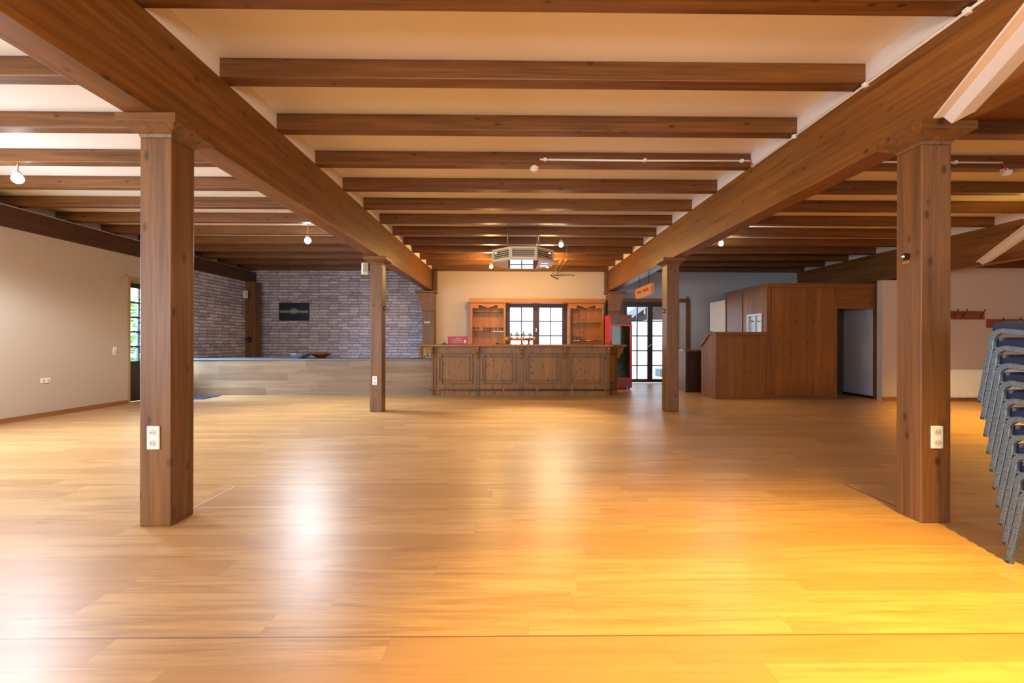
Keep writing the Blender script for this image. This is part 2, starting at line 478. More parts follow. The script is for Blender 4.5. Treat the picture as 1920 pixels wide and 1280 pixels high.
# ------------------------------------------------------------------ joists and beams
ords = ['first','second','third','fourth','fifth','sixth','seventh','eighth','ninth','tenth','eleventh','twelfth','thirteenth','fourteenth']
xm = .45
first = None
for k in range(-6, NJ+1):
    if k < 0 and k not in (-1,): continue
    y = jy[k+6]
    w = JW if k < NJ else .09
    if first is None or k == NJ:
        b = bm_new(); box(b, XL-.37-xm, 8.60-xm, 0, w, ZJ-ZC+.001, -.001)
        o = obj('ceiling_joist', b, W_JOIST, bevel=.008)
        if first is None: first = o
    else:
        o = first.copy(); COL.objects.link(o)
    o.location = (xm, y, ZC)
    if k == -1: lab = 'brown ceiling joist just in front of the top edge of the picture'
    elif k == 0: lab = 'brown timber joist cut by the top edge of the picture, nearest one visible'
    elif k == NJ: lab = 'brown timber ledger lying along the top of the back wall'
    elif k == 1: lab = 'second nearest brown ceiling joist, the broadest seen whole from beam to beam'
    elif k == 3: lab = 'fourth ceiling joist from the camera, carrying the white conduits and smoke detectors'
    else: lab = 'brown timber ceiling joist, %s counted from the camera toward the bar' % ords[k]
    tag(o, lab, 'ceiling joist', 'ceiling joists across the hall')

BY0, BY1 = YR+.02, YB-.005
def beam(name, x0, x1, z0, z1, mat, label, y1=BY1):
    loc = ((x0+x1)/2, (BY0+y1)/2, z0)
    b = bm_new(); box(b, x0, x1, BY0, y1, z0, z1)
    return tag(obj(name, b, mat, loc=loc, bevel=.008), label, 'beam')
beam('main_beam', -2.48, -2.262, ZB, ZJ-.002, W_BEAM_Y, 'reddish brown laminated main beam left of the bar, resting on the left posts')
beam('main_beam', 2.80, 3.02, ZB, ZJ-.002, W_BEAM_Y, 'brown laminated main beam right of the bar with white conduit along its top')
beam('main_beam', 8.45, 8.68, 2.62, ZJ-.002, W_BEAM_Y, 'lit golden brown laminated beam at the far right above the coat racks')
beam('wall_plate', XL-.385, XL+.02, 2.885, 3.20, W_DARK, 'dark brown timber plate running along the top of the left wall')
# second board ceiling infill in right bay
b = bm_new(); box(b, 3.03, 8.46, jy[7]+JW+.003, jy[8]-.003, ZC-.03, ZC-.004)
tag(obj('ceiling_board', b, W_BOARDX, loc=(5.7, jy[7]+.4, ZC-.03)), 'reddish wooden board panel between two joists above the near fluorescent light', 'board')

# ------------------------------------------------------------------ posts
def post(x0, x1, y0, y1, label, ov=.085, name='timber_post'):
    cx, cy = (x0+x1)/2, (y0+y1)/2; w, d = (x1-x0)/2, (y1-y0)/2
    r = thing(name, label, 'post', (cx, cy, 0), group='timber posts in the hall')
    b = bm_new(); box(b, -w, w, -d, d, 0, ZB-.125); obj('shaft', b, W_POST, r, bevel=.006)
    b = bm_new()
    v0 = [(-w,-d),(w,-d),(w,d),(-w,d)]; v1 = [(-w-ov,-d-ov),(w+ov,-d-ov),(w+ov,d+ov),(-w-ov,d+ov)]
    A = [b.verts.new((x,y,ZB-.125)) for x,y in v0]; A2 = [b.verts.new((x*1.06,y*1.06,ZB-.105)) for x,y in v0]
    B = [b.verts.new((x,y,ZB-.055)) for x,y in v1]
    b.faces.new(A[::-1]); b.faces.new(B)
    for P_, Q in ((A, A2), (A2, B)):
        for i in range(4): b.faces.new((P_[i], P_[(i+1)%4], Q[(i+1)%4], Q[i]))
    obj('capital', b, W_POST, r)
    b = bm_new(); box(b, -w-ov-.005, w+ov+.005, -d-ov-.005, d+ov+.005, ZB-.055, ZB-.001); obj('cap_board', b, W_JOIST, r, bevel=.004)
    return r
PN0, PN1 = 3.02, 3.24
post(-2.44, -2.237, PN0, PN1, 'near left square timber post, largest of the posts, with white double socket')
post(2.770, 2.973, PN0+.02, PN1+.0, 'near right square timber post beside the chair stack, with white double socket')
PF0, PF1 = 7.90, 8.13
post(-2.44, -2.232, PF0, PF1, 'far left timber post standing in front of the laminate counter')
post(2.715, 2.93, PF0, PF1+.02, 'far right timber post standing in front of the glazed doors')

def wall_post(sx, cx, label):
    """post on the back wall with a curved bracket leaning toward the outer bay"""
    r = thing('wall_post', label, 'post', (cx, YB-.20, 0), group='posts on the back wall')
    b = bm_new(); box(b, -.17, .17, -.17, .19, 0, 2.08); obj('shaft', b, W_POST, r, bevel=.006)
    b = bm_new()
    pts = [(.17*sx, 2.08), (.17*sx, 2.60)]
    pts += [(-.33*sx, 2.60)]
    for i in range(1, 7):
        t = i/7
        pts.append((-.33*sx + .15*sx*math.sin(t*PI/2), 2.60-.52*t))
    pts.append((-.175*sx, 2.08))
    prism(b, pts, 'y', -.2, .15); obj('bracket', b, W_BEAM_Y, r, bevel=.004)
    b = bm_new(); box(b, min(.22*sx, -.36*sx), max(.22*sx, -.36*sx), -.24, .17, 2.60, 2.655); obj('cap_board', b, W_JOIST, r, bevel=.005)
    b = bm_new(); x0 = .11*sx; x1 = .21*sx; box(b, min(x0,x1), max(x0,x1), .02, .18, 2.66, ZJ-.01); obj('stud', b, W_POST, r, bevel=.003)
    return r
wall_post(1, -2.36, 'brown wall post with curved bracket at the left end of the bar')
wall_post(-1, 2.94, 'brown wall post with curved bracket behind the red fridge')
b = bm_new(); box(b, XL+.01, XL+.27, YB-.55, YB-.25, 0, 2.88)
tag(obj('corner_post', b, W_POST, loc=(XL+.14, YB-.4, 0), bevel=.006), 'brown timber post in the corner between the two stone papered walls', 'post')

# ------------------------------------------------------------------ sockets and small fittings
def socket(pos, rz, n, vertical, label, name='double_socket', s=1.0):
    r = thing(name, label, 'socket', pos, rz)
    w, h = (.082, .153) if vertical else (.153, .082)
    if n == 1: w = h = .082
    b = bm_new(); box(b, -w/2*s, w/2*s, -.012, 0, -h/2*s, h/2*s); obj('plate', b, WHITE, r, bevel=.008, bseg=3)
    cs = [(0, .036), (0, -.036)] if vertical else [(-.036, 0), (.036, 0)]
    if n == 1: cs = [(0, 0)]
    for (cx, cz) in cs:
        b = bm_new()
        m = Matrix.Translation((cx*s, -.0135, cz*s)) @ Matrix.Rotation(PI/2, 4, 'X')
        bmesh.ops.create_cone(b, cap_ends=True, segments=24, radius1=.0215*s, radius2=.0215*s, depth=.004, matrix=m)
        c = obj('outlet', b, plain_outlet, r)
        b = bm_new()
        for dx in (-.0095, .0095):
            m = Matrix.Translation(((cx+dx)*s, -.0162, cz*s)) @ Matrix.Rotation(PI/2, 4, 'X')
            bmesh.ops.create_cone(b, cap_ends=True, segments=8, radius1=.0028*s, radius2=.0028*s, depth=.002, matrix=m)
        obj('pin_hole', b, DARKSLOT, c)
    return r
plain_outlet = plain('outlet_well', (.55,.53,.47), .5)
p = at(289, 820, PN0); socket((p.x, PN0, p.z), 0, 2, True, 'white double socket low on the near left post')
p = at(1755, 819, PN0+.02); socket((p.x, PN0+.02, p.z), 0, 2, True, 'white double socket low on the near right post')
p = at(703, 713, PF0); socket((p.x, PF0, p.z), 0, 2, True, 'small white double socket on the far left post')
p = at(107, 713, 7.35); socket((XL, 7.35, p.z), PI/2, 2, False, 'white horizontal double socket on the cream left wall')
r = thing('light_switch', 'white light switch on the cream left wall beside the door', 'switch', (XL, 8.62, 1.03), PI/2)
b = bm_new(); box(b, -.041, .041, -.01, 0, -.075, .075); obj('plate', b, WHITE, r, bevel=.005)
b = bm_new(); box(b, -.025, .025, -.016, -.0101, -.05, .0); obj('rocker', b, plain_outlet, r, bevel=.003)

def hook(pos, rz, label):
    r = thing('coat_hook', label, 'hook', pos, rz)
    b = bm_new(); box(b, -.012, .012, -.006, 0, -.04, .04); obj('plate', b, IRON, r)
    b = bm_new(); tube(b, [(0,-.004,.02),(0,-.03,.03),(0,-.05,.06)], .006, 8); tube(b, [(0,-.004,-.02),(0,-.04,-.03),(0,-.05,0)], .006, 8)
    obj('hook', b, IRON, r)
p = at(719, 578, 8.0); hook((-2.232, 8.0, p.z), PI/2, 'small dark hook on the side of the far left post')
p = at(1247, 583, 8.0); hook((2.715, 8.0, p.z), -PI/2, 'small dark hook on the side of the far right post')
p = at(1693, 481, 3.15)
r = thing('knob_light', 'small round metal knob with rosette on the near right post', 'knob', (2.770, 3.15, p.z), -PI/2)
b = bm_new(); m = Matrix.Translation((0,-.008,0)) @ Matrix.Rotation(PI/2,4,'X'); bmesh.ops.create_cone(b, cap_ends=True, segments=20, radius1=.022, radius2=.026, depth=.016, matrix=m); obj('rosette', b, IRON, r)
b = bm_new(); ball(b, (0,-.028,0), .014); obj('button', b, CHROME, r)
b = bm_new(); box(b, -.03, .03, -.012, -.002, -.05, -.03); obj('latch', b, BRASS, r)
p = at(1289, 558, YB)
r = thing('door_bell', 'round brown bell plate on the wall above the glazed doors', 'bell', (p.x, YB, p.z))
b = bm_new(); m = Matrix.Translation((0,-.02,0)) @ Matrix.Rotation(PI/2,4,'X'); bmesh.ops.create_cone(b, cap_ends=True, segments=24, radius1=.05, radius2=.035, depth=.04, matrix=m); obj('dome', b, plain('tan_plastic', (.25,.17,.12), .4), r)
p = at(801, 604, YB-.37)
b = bm_new(); box(b, -.085, .085, -.006, 0, -.022, .022); o = obj('name_plate', b, plain('grey_plate', (.5,.5,.52), .35)); o.location = (p.x, YB-.371, p.z)
tag(o, 'small grey plate on the brown wall post left of the bar', 'plate')
p = at(467, 637, YB-.55)
r = thing('wall_lamp', 'round black wall fitting on the corner post', 'wall lamp', (p.x, YB-.551, p.z))
b = bm_new(); m = Matrix.Translation((0,-.03,0)) @ Matrix.Rotation(PI/2,4,'X'); bmesh.ops.create_cone(b, cap_ends=True, segments=20, radius1=.08, radius2=.06, depth=.06, matrix=m); obj('housing', b, BLACK, r)
b = bm_new(); ball(b, (0,-.06,-.03), .03); obj('lens', b, HANDLE, r)
def sensor(u, v, Y, rz, label, s=1):
    p = at(u, v, Y)
    r = thing('wall_speaker', label, 'speaker', p, rz)
    b = bm_new(); prism(b, [(-.05,.11),(.05,.11),(.05,-.08),(-.0,-.11),(-.05,-.08)], 'x', -.05, .05); obj('housing', b, WHITE, r, bevel=.006)
    b = bm_new(); box(b, -.035, .035, -.056, -.051, -.06, .09); obj('grille', b, plain_outlet, r)
    return r, p
r, p = sensor(684, 504, 8.35, .5, 'small white speaker under the beam behind the far left post')
b = bm_new(); tube(b, [(0,.0,.1),(0,.02,.1),(.13,.02,.16),(.13,.02,ZB-p.z)], .01, 8); obj('bracket', b, WHITE, r)
r, p = sensor(459, 552, 12.66, .9, 'small white alarm sensor beside the corner post')
r.location.x = XL+.09
b = bm_new(); tube(b, [(0,.03,.05),(-.07,.05,.05)], .012, 8); obj('bracket', b, WHITE, r)

# ------------------------------------------------------------------ conduits, detectors, cables
YJ4 = jy[9]      # front face of fourth joist
def conduit(pts, label, clips, cdir):
    o0 = Vector(pts[0]); r = thing('white_conduit', label, 'conduit', o0)
    b = bm_new(); tube(b, [Vector(q)-o0 for q in pts], .0115, 10); obj('pipe', b, WHITE, r)
    for c in clips:
        b = bm_new(); c = Vector(c)-o0; box(b, c.x-.018, c.x+.018, c.y-.018, c.y+.018, c.z-.02, c.z+.016); obj('clip', b, WHITE, r, bevel=.004)
z4 = at(1200, 300, YJ4-.02).z
xa, xb = at(1012, 300, YJ4-.02).x, 2.775
conduit([(xa, YJ4-.014, z4), ((xa+xb)/2, YJ4-.014, z4-.004), (xb, YJ4-.014, z4)], 'white conduit pipe along the fourth joist above the room centre',
        [(xa+.06, YJ4-.02, z4), ((xa+xb)/2, YJ4-.02, z4), (xb-.09, YJ4-.02, z4)], 'x')
xc_ = at(1880, 306, YJ4-.02).x
conduit([(3.04, YJ4-.014, z4), (xc_, YJ4-.014, z4)], 'white conduit pipe along the fourth joist in the right bay',
        [(3.6, YJ4-.02, z4), (5.2, YJ4-.02, z4)], 'x')
zb_ = 3.245
conduit([(2.787, -.5, zb_), (2.787, 2.3, zb_), (2.787, YJ4-.06, zb_)], 'white conduit pipe running along the top of the right main beam',
        [(2.785, 1.9, zb_), (2.785, 2.75, zb_), (2.785, 3.55, zb_), (2.785, 4.45, zb_)], 'y')
def detector(x, y, z, label, side):
    r = thing('smoke_detector', label, 'smoke detector', (x, y, z))
    b = bm_new(); lathe(b, [(.045,.022),(.05,.012),(.05,0),(.046,-.016),(.032,-.028),(.012,-.031)], seg=24); obj('body', b, WHITE, r)
    b = bm_new(); lathe(b, [(.0475,-.006),(.0515,-.009),(.0475,-.012)], seg=24); obj('vent_ring', b, plain_outlet, r)
    b = bm_new(); box(b, -.02, .02, .0, .06, .022, ZJ-z+.0); obj('mount', b, WHITE, r)
    b = bm_new(); tube(b, [(.01*side,-.0,.024),(.03*side,-.02,.045),(.05*side,-.01,.08),(.06*side,.0,z4-z)], .007, 8); obj('cable', b, REDCAB, r)
detector(xa-.06, YJ4-.01, 3.225, 'white smoke detector below the fourth joist at the middle of the ceiling', 1)
detector(xc_+.06, YJ4-.01, 3.215, 'white smoke detector below the fourth joist at the right picture edge', -1)
b = bm_new(); tube(b, [(xb, YJ4-.014, z4), (xb+.015, YJ4-.03, z4-.03), (2.789, YJ4-.06, zb_+.004)], .0095, 8)
tag(obj('red_cable', b, REDCAB), 'short red cable joining the two conduits at the right main beam', 'cable')

# ------------------------------------------------------------------ lamps
def lamp(pos, kind, label, power, radius=.05, top=ZJ, ltype='POINT', br=.042, col=None, spot=None):
    r = thing('ceiling_spotlight', label, 'ceiling light', pos)
    h = top - pos[2]
    b = bm_new(); lathe(b, [(.045,h-.001),(.045,h-.02),(.02,h-.03)], seg=20); obj('ceiling_mount', b, WHITE, r)
    b = bm_new(); tube(b, [(0,0,h-.03),(0,0,.085)], .008, 8); obj('stem', b, STEEL, r)
    b = bm_new(); lathe(b, [(.02,.09),(.036,.075),(.04,.045),(.034,.03)], seg=20); obj('socket_cup', b, WHITEM, r)
    b = bm_new(); ball(b, (0,0,0), br, 28)
    bl = obj('bulb', b, BULB_COOL if kind == 'cool' else BULB_WARM, r)
    c = col or ((.80,.9,1.0) if kind == 'cool' else (1.0,.50,.10))
    d = bpy.data.lights.new('lamp_light', ltype); d.energy = power; d.color = c; d.shadow_soft_size = radius
    lo = bpy.data.objects.new('lamp_light', d); COL.objects.link(lo)
    lo.location = (pos[0], pos[1], pos[2]-br-.02-radius if ltype == 'POINT' else pos[2]-br-.01-radius)
    if spot:
        d.spot_size = spot[0]; d.spot_blend = spot[1]
        if len(spot) > 2:
            lo.rotation_euler = (Vector(spot[2])-lo.location).to_track_quat('-Z', 'Y').to_euler()
    return r
pA = at(33, 335, 5.35); pB = at(577, 451, 8.5); pC = at(1052, 459, 8.85); pD = at(1352, 457, 8.85)
lamp(pA, 'cool', 'brightest cool white ceiling spotlight at the left picture edge', 330, .30, ltype='SPOT', top=ZC, br=.055, spot=(2.75, .35), col=(.74,.84,1.0))
lamp(pB, 'cool', 'cool white ceiling spotlight left of the left main beam, above the counter', 480, .20, ltype='SPOT', top=ZC, br=.055, spot=(2.3, 1.0, Vector((-3.0, 7.2, 0))))
lamp(pC, 'cool', 'small cool white ceiling spotlight right of the octagonal air unit', 750, .12, ltype='SPOT', top=ZC, spot=(1.15, 1.0, Vector((.35, 6.9, 0))), col=(1,.86,.58))
lamp(pD, 'cool', 'small cool white ceiling spotlight right of the right main beam', 30, .05, top=ZC)
pE = Vector((2.30, 1.25, 2.95))
lamp(pE, 'warm', 'warm orange ceiling spotlight in front of the chair stack, beyond the picture corner', 1150, .03, ltype='SPOT', top=ZC, col=(1,.60,.035), spot=(1.65, 1.0, Vector((1.6, 1.65, 0))))
pF = Vector((7.6, 6.6, 3.05))
lamp(Vector((1.62, 1.60, 3.0)), 'warm', 'small warm ceiling spotlight left of the long fluorescent fixture', 22, .03, top=ZC, col=(1,.62,.25))
lamp(pF, 'warm', 'warm orange ceiling spotlight in the right bay beyond the picture edge', 800, .05, ltype='SPOT', top=ZC, col=(1,.58,.06), spot=(2.2, .9))
pG = at(921, 500, 11.2); pH = at(1026, 499, 11.2)
lamp(pG, 'warm', 'small warm spotlight left of the octagonal air unit', 95, .03, top=ZC, br=.04, col=(1,.6,.2))
lamp(pH, 'warm', 'small warm spotlight at the right edge of the octagonal air unit', 95, .03, top=ZC, br=.04, col=(1,.6,.2))

# track with two parallel rods running to the back wall
r = thing('lighting_track', 'pair of thin brass track rods below the ceiling reaching the back wall', 'lighting track', (1.25, 11.7, 3.16))
for dx in (-.06, .06):
    b = bm_new(); tube(b, [(dx, -1.65, 0), (dx, 1.60, 0)], .008, 8); obj('rod', b, BRASS, r)
b = bm_new(); tube(b, [(-.10,1.50,-.01),(.02,1.50,-.08),(.12,1.50,-.13)], .014, 8); obj('end_clamp', b, IRON, r)
b = bm_new(); tube(b, [(.0,1.5,-.02),(.45,1.5,-.0),(.6,1.62,.0)], .007, 8); obj('lead_wire', b, IRON, r)
for yy in (-1.5, .9):
    b = bm_new(); tube(b, [(-.06,yy,0),(.06,yy,0)], .006, 6); tube(b, [(0,yy,0),(0,yy,ZC-3.16)], .006, 6); obj('hanger', b, STEEL, r)

# ------------------------------------------------------------------ fluorescent fixtures
def fluor(end, direction, L, label, hang, seg=1):
    d = Vector(direction).normalized(); ang = math.atan2(d.y, d.x)
    r = thing('fluorescent_fixture', label, 'ceiling light', end, ang)
    # local +x runs from the visible end away along the fixture
    b = bm_new()
    pass
    # reflector wings
    prism(b, [(-.0371,-.026),(-.082,-.022),(-.086,-.015),(-.0371,.0)], 'x', 0, L)
    prism(b, [(.0951,-.03),(.104,-.028),(.104,.02),(.0951,.02)], 'x', 0, L)
    obj('reflector', b, WHITEM, r)
    b = bm_new()
    prism(b, [(-.037,.03),(.092,.03),(.095,-.03),(0,-.075),(-.037,-.03)], 'x', 0.001, L-.001)
    obj('body', b, WHITEM, r, bevel=.003)
    b = bm_new(); box(b, 0.02, L, -.03, .085, .031, .037); obj('top_plate', b, WHITEM, r)
    for hx in hang:
        b = bm_new(); tube(b, [(hx,0,.038),(hx,0,ZC-end[2]-.002)], .005, 6); obj('hanger', b, STEEL, r)
    return r
fluor((2.70, 2.76, 2.635), (-.54, -1.0, 0), 2.4, 'long white fluorescent fixture crossing the top right corner in front of the beam', (1.6, 2.2))
fluor((8.28, 7.9, 2.66), (-1.8, -2.26, 0), 3.2, 'smaller distant white fluorescent fixture at the right picture edge', (2.95,))

# ------------------------------------------------------------------ air unit
r = thing('ceiling_air_unit', 'cream octagonal louvred air unit hanging above the bar', 'air conditioner', (at(980, 480, 8.5).x, 8.5, 2.66))
R_ = .56
def octp(R, z, k=0): return [(R*math.cos(PI/8+i*PI/4)*(1/math.cos(PI/8)), R*math.sin(PI/8+i*PI/4)*(1/math.cos(PI/8)), z) for i in range(8)]
b = bm_new()
# outer shell: bands and corner posts, leaving openings for the louvres
for (z0, z1) in ((0, .045), (.185, .22)):
    O0, O1, I0, I1 = octp(R_, z0), octp(R_, z1), octp(R_-.03, z0), octp(R_-.03, z1)
    V = [[b.verts.new(p) for p in q] for q in (O0, O1, I1, I0)]
    for j in range(4):
        for i in range(8): b.faces.new((V[j][i], V[j][(i+1)%8], V[(j+1)%4][(i+1)%8], V[(j+1)%4][i]))
O = octp(R_, 0)
for i in range(8):
    p0 = Vector(O[i]); n0 = Vector(O[(i+1)%8])-p0; n1 = Vector(O[i-1])-p0
    q = [p0, p0+n0*.07, p0+n0*.07-p0.normalized()*.012, p0-p0.normalized()*.02, p0+n1*.07-p0.normalized()*.012, p0+n1*.07]
    prism(b, [(v.x, v.y) for v in q], 'z', .045, .185)
obj('shell', b, CREAM, r)
b = bm_new(); prism(b, [(x,y) for x,y,_ in octp(R_-.09, 0)], 'z', .01, .215); obj('core', b, DARKSLOT, r)
for i in range(8):
    p0, p1 = Vector(O[i]), Vector(O[(i+1)%8]); t = (p1-p0)
    nrm = -((p0+p1)/2).normalized()
    a0, a1 = p0+t*.06, p0+t*.94
    b = bm_new()
    for k in range(4):
        z = .058+k*.034
        q = [a0+nrm*.004, a1+nrm*.004, a1+nrm*.04, a0+nrm*.04]
        zz = (z, z, z+.022, z+.022)
        A = [b.verts.new((q[j].x, q[j].y, zz[j])) for j in range(4)]; B = [b.verts.new((q[j].x, q[j].y, zz[j]+.008)) for j in range(4)]
        b.faces.new(A); b.faces.new(B[::-1])
        for j in range(4): b.faces.new((A[j], B[j], B[(j+1)%4], A[(j+1)%4]))
    obj('louvre', b, CREAM, r)
b = bm_new(); prism(b, [(x,y) for x,y,_ in octp(R_-.03, 0)], 'z', -.004, .012); obj('bottom_plate', b, CREAM, r)
b = bm_new(); box(b, -.27, .27, -.48, .42, -.008, -.0045); obj('mirror_panel', b, MIRROR, r)
b = bm_new(); box(b, .33, .47, -.15, .15, -.008, -.0045); obj('mirror_panel', b, MIRROR, r)
for (x, y) in ((-.28,-.3),(.28,-.3),(-.28,.3),(.28,.3)):
    b = bm_new(); tube(b, [(x,y,.22),(x,y,ZC-2.66-.002)], .006, 8); obj('hanger_rod', b, STEEL, r)

# ------------------------------------------------------------------ left laminate counter
XC0, XC1 = XL+.03, -1.795
r = thing('laminate_counter', 'long low laminate clad counter with grey top in front of the stone wall', 'counter', ((XC0+XC1)/2, 10.7, 0))
cxm = (XC0+XC1)/2; hw = (XC1-XC0)/2
b = bm_new(); box(b, -hw, hw, -.40, .35, 0, .785); obj('body', b, LAMFRONT, r)
b = bm_new(); box(b, -hw-.01, hw, -.425, .37, .785, .82); obj('worktop', b, GREYTOP, r, bevel=.005)
b = bm_new(); box(b, XL+.3, XL+1.0, 9.55, 10.18, .001, .012); tag(obj('door_mat', b, plain('blue_black_mat', (.02,.03,.05), .9)), 'dark blue mat on the floor beside the laminate counter', 'mat')

def bowl(u, Y, rad, mat, label):
    p = at(u, 668, Y)
    r = thing('serving_bowl', label, 'bowl', (p.x, Y, .8215), .3)
    b = bm_new(); lathe(b, [(rad*.35,0),(rad*.42,.006),(rad*.75,.05),(rad*.98,.10),(rad,.11),(rad*.94,.10),(rad*.7,.055),(rad*.38,.015),(.01,.012)], seg=72, wob=.035, wn=18); obj('dish', b, mat, r)
    b = bm_new(); lathe(b, [(rad*.84,.07),(rad*.6,.125),(rad*.3,.14),(.01,.143)], seg=48, wob=.08, wn=12); obj('foil_filling', b, mat, r)
bowl(564, 10.6, .225, SILVER, 'silver fluted bowl on the grey counter top below the picture')
bowl(602, 10.85, .22, COPPER, 'copper coloured fluted bowl right of the silver bowl on the counter')

# picture on stone wall
def night_mat():
    m = NT('night_picture_print'); tc = m.n('ShaderNodeTexCoord')
    sp = m.n('ShaderNodeSeparateXYZ'); m.l(tc.outputs['Object'], sp.inputs[0]); x, z = sp.outputs[0], sp.outputs[2]
    n = m.noise(m.mapping(tc.outputs['Object'], (14, 1, 30)), 1, 4, .7)
    band = m.math('SUBTRACT', 1.0, m.math('DIVIDE', m.math('ABSOLUTE', m.math('ADD', m.math('MULTIPLY', m.math('SUBTRACT', n, .5), .12), z)), .055))
    width = m.math('LESS_THAN', m.math('ABSOLUTE', x), .41)
    bl = m.math('MULTIPLY', m.math('MAXIMUM', band, 0.0), m.math('MULTIPLY', width, m.math('MULTIPLY', n, 1.6)))
    hx = m.math('DIVIDE', m.math('SUBTRACT', x, .0), .14); hz = m.math('DIVIDE', m.math('SUBTRACT', z, .02), .10)
    hill = m.math('MAXIMUM', m.math('SUBTRACT', 1.0, m.math('ADD', m.math('MULTIPLY', hx, hx), m.math('MULTIPLY', hz, hz))), 0.0)
    col = m.mix(m.math('MINIMUM', bl, 1.0), (.006,.014,.03), (.36,.42,.28))
    col = m.mix(m.math('MULTIPLY', hill, .7), col, (.30,.42,.55))
    m.bsdf(col, .4); return m.m
p0, p1 = at(523, 567, YB-.03), at(579, 601, YB-.03)
r = thing('night_picture', 'frameless dark picture of lights over water on the stone wall', 'picture', ((p0.x+p1.x)/2, YB-.02, (p0.z+p1.z)/2))
w, h = (p1.x-p0.x)/2, (p0.z-p1.z)/2
b = bm_new(); box(b, -w, w, -.012, .018, -h, h); obj('canvas', b, night_mat(), r)

# ------------------------------------------------------------------ windows and doors
def leaf(parent, x0, x1, z0, z1, fr, cols, rows, y=0, mat=DOORWOOD, bot=None, name='sash', mb=.017, yo=.05, rowz=None):
    """glazed leaf in xz, thickness along y"""
    bot = fr if bot is None else bot
    b = bm_new()
    box(b, x0, x0+fr, y, y+yo, z0, z1); box(b, x1-fr, x1, y, y+yo, z0, z1)
    box(b, x0+fr, x1-fr, y, y+yo, z0, z0+bot); box(b, x0+fr, x1-fr, y, y+yo, z1-fr, z1)
    s = obj(name, b, mat, parent)
    gx0, gx1, gz0, gz1 = x0+fr, x1-fr, z0+bot, z1-fr
    b = bm_new()
    for c in range(1, cols):
        xx = gx0+(gx1-gx0)*c/cols; box(b, xx-mb, xx+mb, y+.005, y+.04, gz0, gz1)
    zs = rowz or [gz0+(gz1-gz0)*k/rows for k in range(1, rows)]
    for zz in zs: box(b, gx0, gx1, y+.006, y+.039, zz-mb, zz+mb)
    obj('muntin', b, LEADBAR, s)
    b = bm_new(); box(b, gx0, gx1, y+.02, y+.026, gz0, gz1); obj('pane', b, PANE, s)
    return s
# bar window
w1 = bpy.data.objects.new('window_1', None); COL.objects.link(w1); w1['kind'] = 'structure'; w1['label'] = 'brown two leaf lattice window behind the bar'
w1.location = (0, YB+.03, 0)
b = bm_new()
box(b, WX0, WX0+.05, 0, .1, WZ0, WZ1); box(b, WX1-.05, WX1, 0, .1, WZ0, WZ1); box(b, WX0+.05, WX1-.05, 0, .1, WZ0, WZ0+.05); box(b, WX0+.05, WX1-.05, 0, .1, WZ1-.06, WZ1)
obj('window_frame', b, DOORWOOD, w1)
xmid = (WX0+WX1)/2
wz = [at(1000, v, YB).z for v in (657, 629, 602)]
leaf(w1, WX0+.05, xmid+.0, WZ0+.05, WZ1-.06, .095, 2, 4, .02, rowz=wz)
leaf(w1, xmid+.0, WX1-.05, WZ0+.05, WZ1-.06, .095, 2, 4, .02, rowz=wz)
b = bm_new(); box(b, xmid-.006, xmid+.006, .0, .02, 1.5, 1.62); obj('window_handle', b, CHROME, w1)
# pink white reveal strips
b = bm_new(); box(b, WX1+.0, WX1+.055, -.06, -.0305, WZ0, WZ1+.03); box(b, WX0-.0, WX1+.0, -.06, -.0305, WZ1, WZ1+.035); obj('window_trim', b, WHITE, w1)

# glazed double door on the right
d1 = bpy.data.objects.new('door_1', None); COL.objects.link(d1); d1['kind'] = 'structure'; d1['label'] = 'dark brown double glazed lattice door to the yard'
d1.location = (0, YB+.03, 0)
b = bm_new()
box(b, DX0-.0, DX0+.06, -.0, .12, 0, DZ1); box(b, DX1-.26, DX1-.2, .0, .12, 0, DZ1); box(b, DX0+.06, DX1-.26, .0, .12, DZ1-.08, DZ1)
obj('door_frame', b, DOORDARK, d1)
b = bm_new(); box(b, DX1-.199, DX1, .0, .12, 0, DZ1); obj('door_reveal', b, PLA_GREY_DIM, d1)
b = bm_new()
fo = .11
box(b, DX0-fo+.02, DX0+.02, -.055, -.031, 0, DZ1+fo-.02); box(b, DX1-.02, DX1+fo, -.055, -.031, .0, DZ1+fo-.02); box(b, DX0+.02, DX1-.02, -.055, -.031, DZ1-.02, DZ1+fo-.02)
obj('door_trim', b, W_BOOTHT, d1)
xm1 = at(1220, 640, YB).x
dz = [at(1210, v, YB).z for v in (685.5, 657.5, 629.5, 601.5)]
s1 = leaf(d1, DX0+.06, xm1, .02, DZ1-.08, .075, 2, 5, .03, DOORDARK, .10, rowz=dz, name='door_leaf')
s2 = leaf(d1, xm1, DX1-.26, .02, DZ1-.08, .075, 2, 5, .03, DOORDARK, .10, rowz=dz, name='door_leaf')
b = bm_new(); tube(b, [(xm1-.05,.02,1.08),(xm1-.05,-.03,1.08),(xm1+.02,-.045,1.16)], .011, 8); obj('door_handle', b, CHROME, s1)

# door on the left wall
d2 = bpy.data.objects.new('door_2', None); COL.objects.link(d2); d2['kind'] = 'structure'; d2['label'] = 'dark brown half glazed double door in the left wall'
d2.location = (XL-.08, DLY0, 0); d2.rotation_euler = (0,0,PI/2)
LW = DLY1-DLY0
b = bm_new(); box(b, 0, .055, -.0, .12, 0, DLZ); box(b, LW-.055, LW, 0, .12, 0, DLZ); box(b, .055, LW-.055, 0, .12, DLZ-.055, DLZ); obj('door_frame', b, FOAM, d2)
b = bm_new(); box(b, -.05, .0, -.095, -.081, 0, DLZ+.05); box(b, 0, LW, -.095, -.081, DLZ, DLZ+.05); obj('door_trim', b, FOAM, d2)
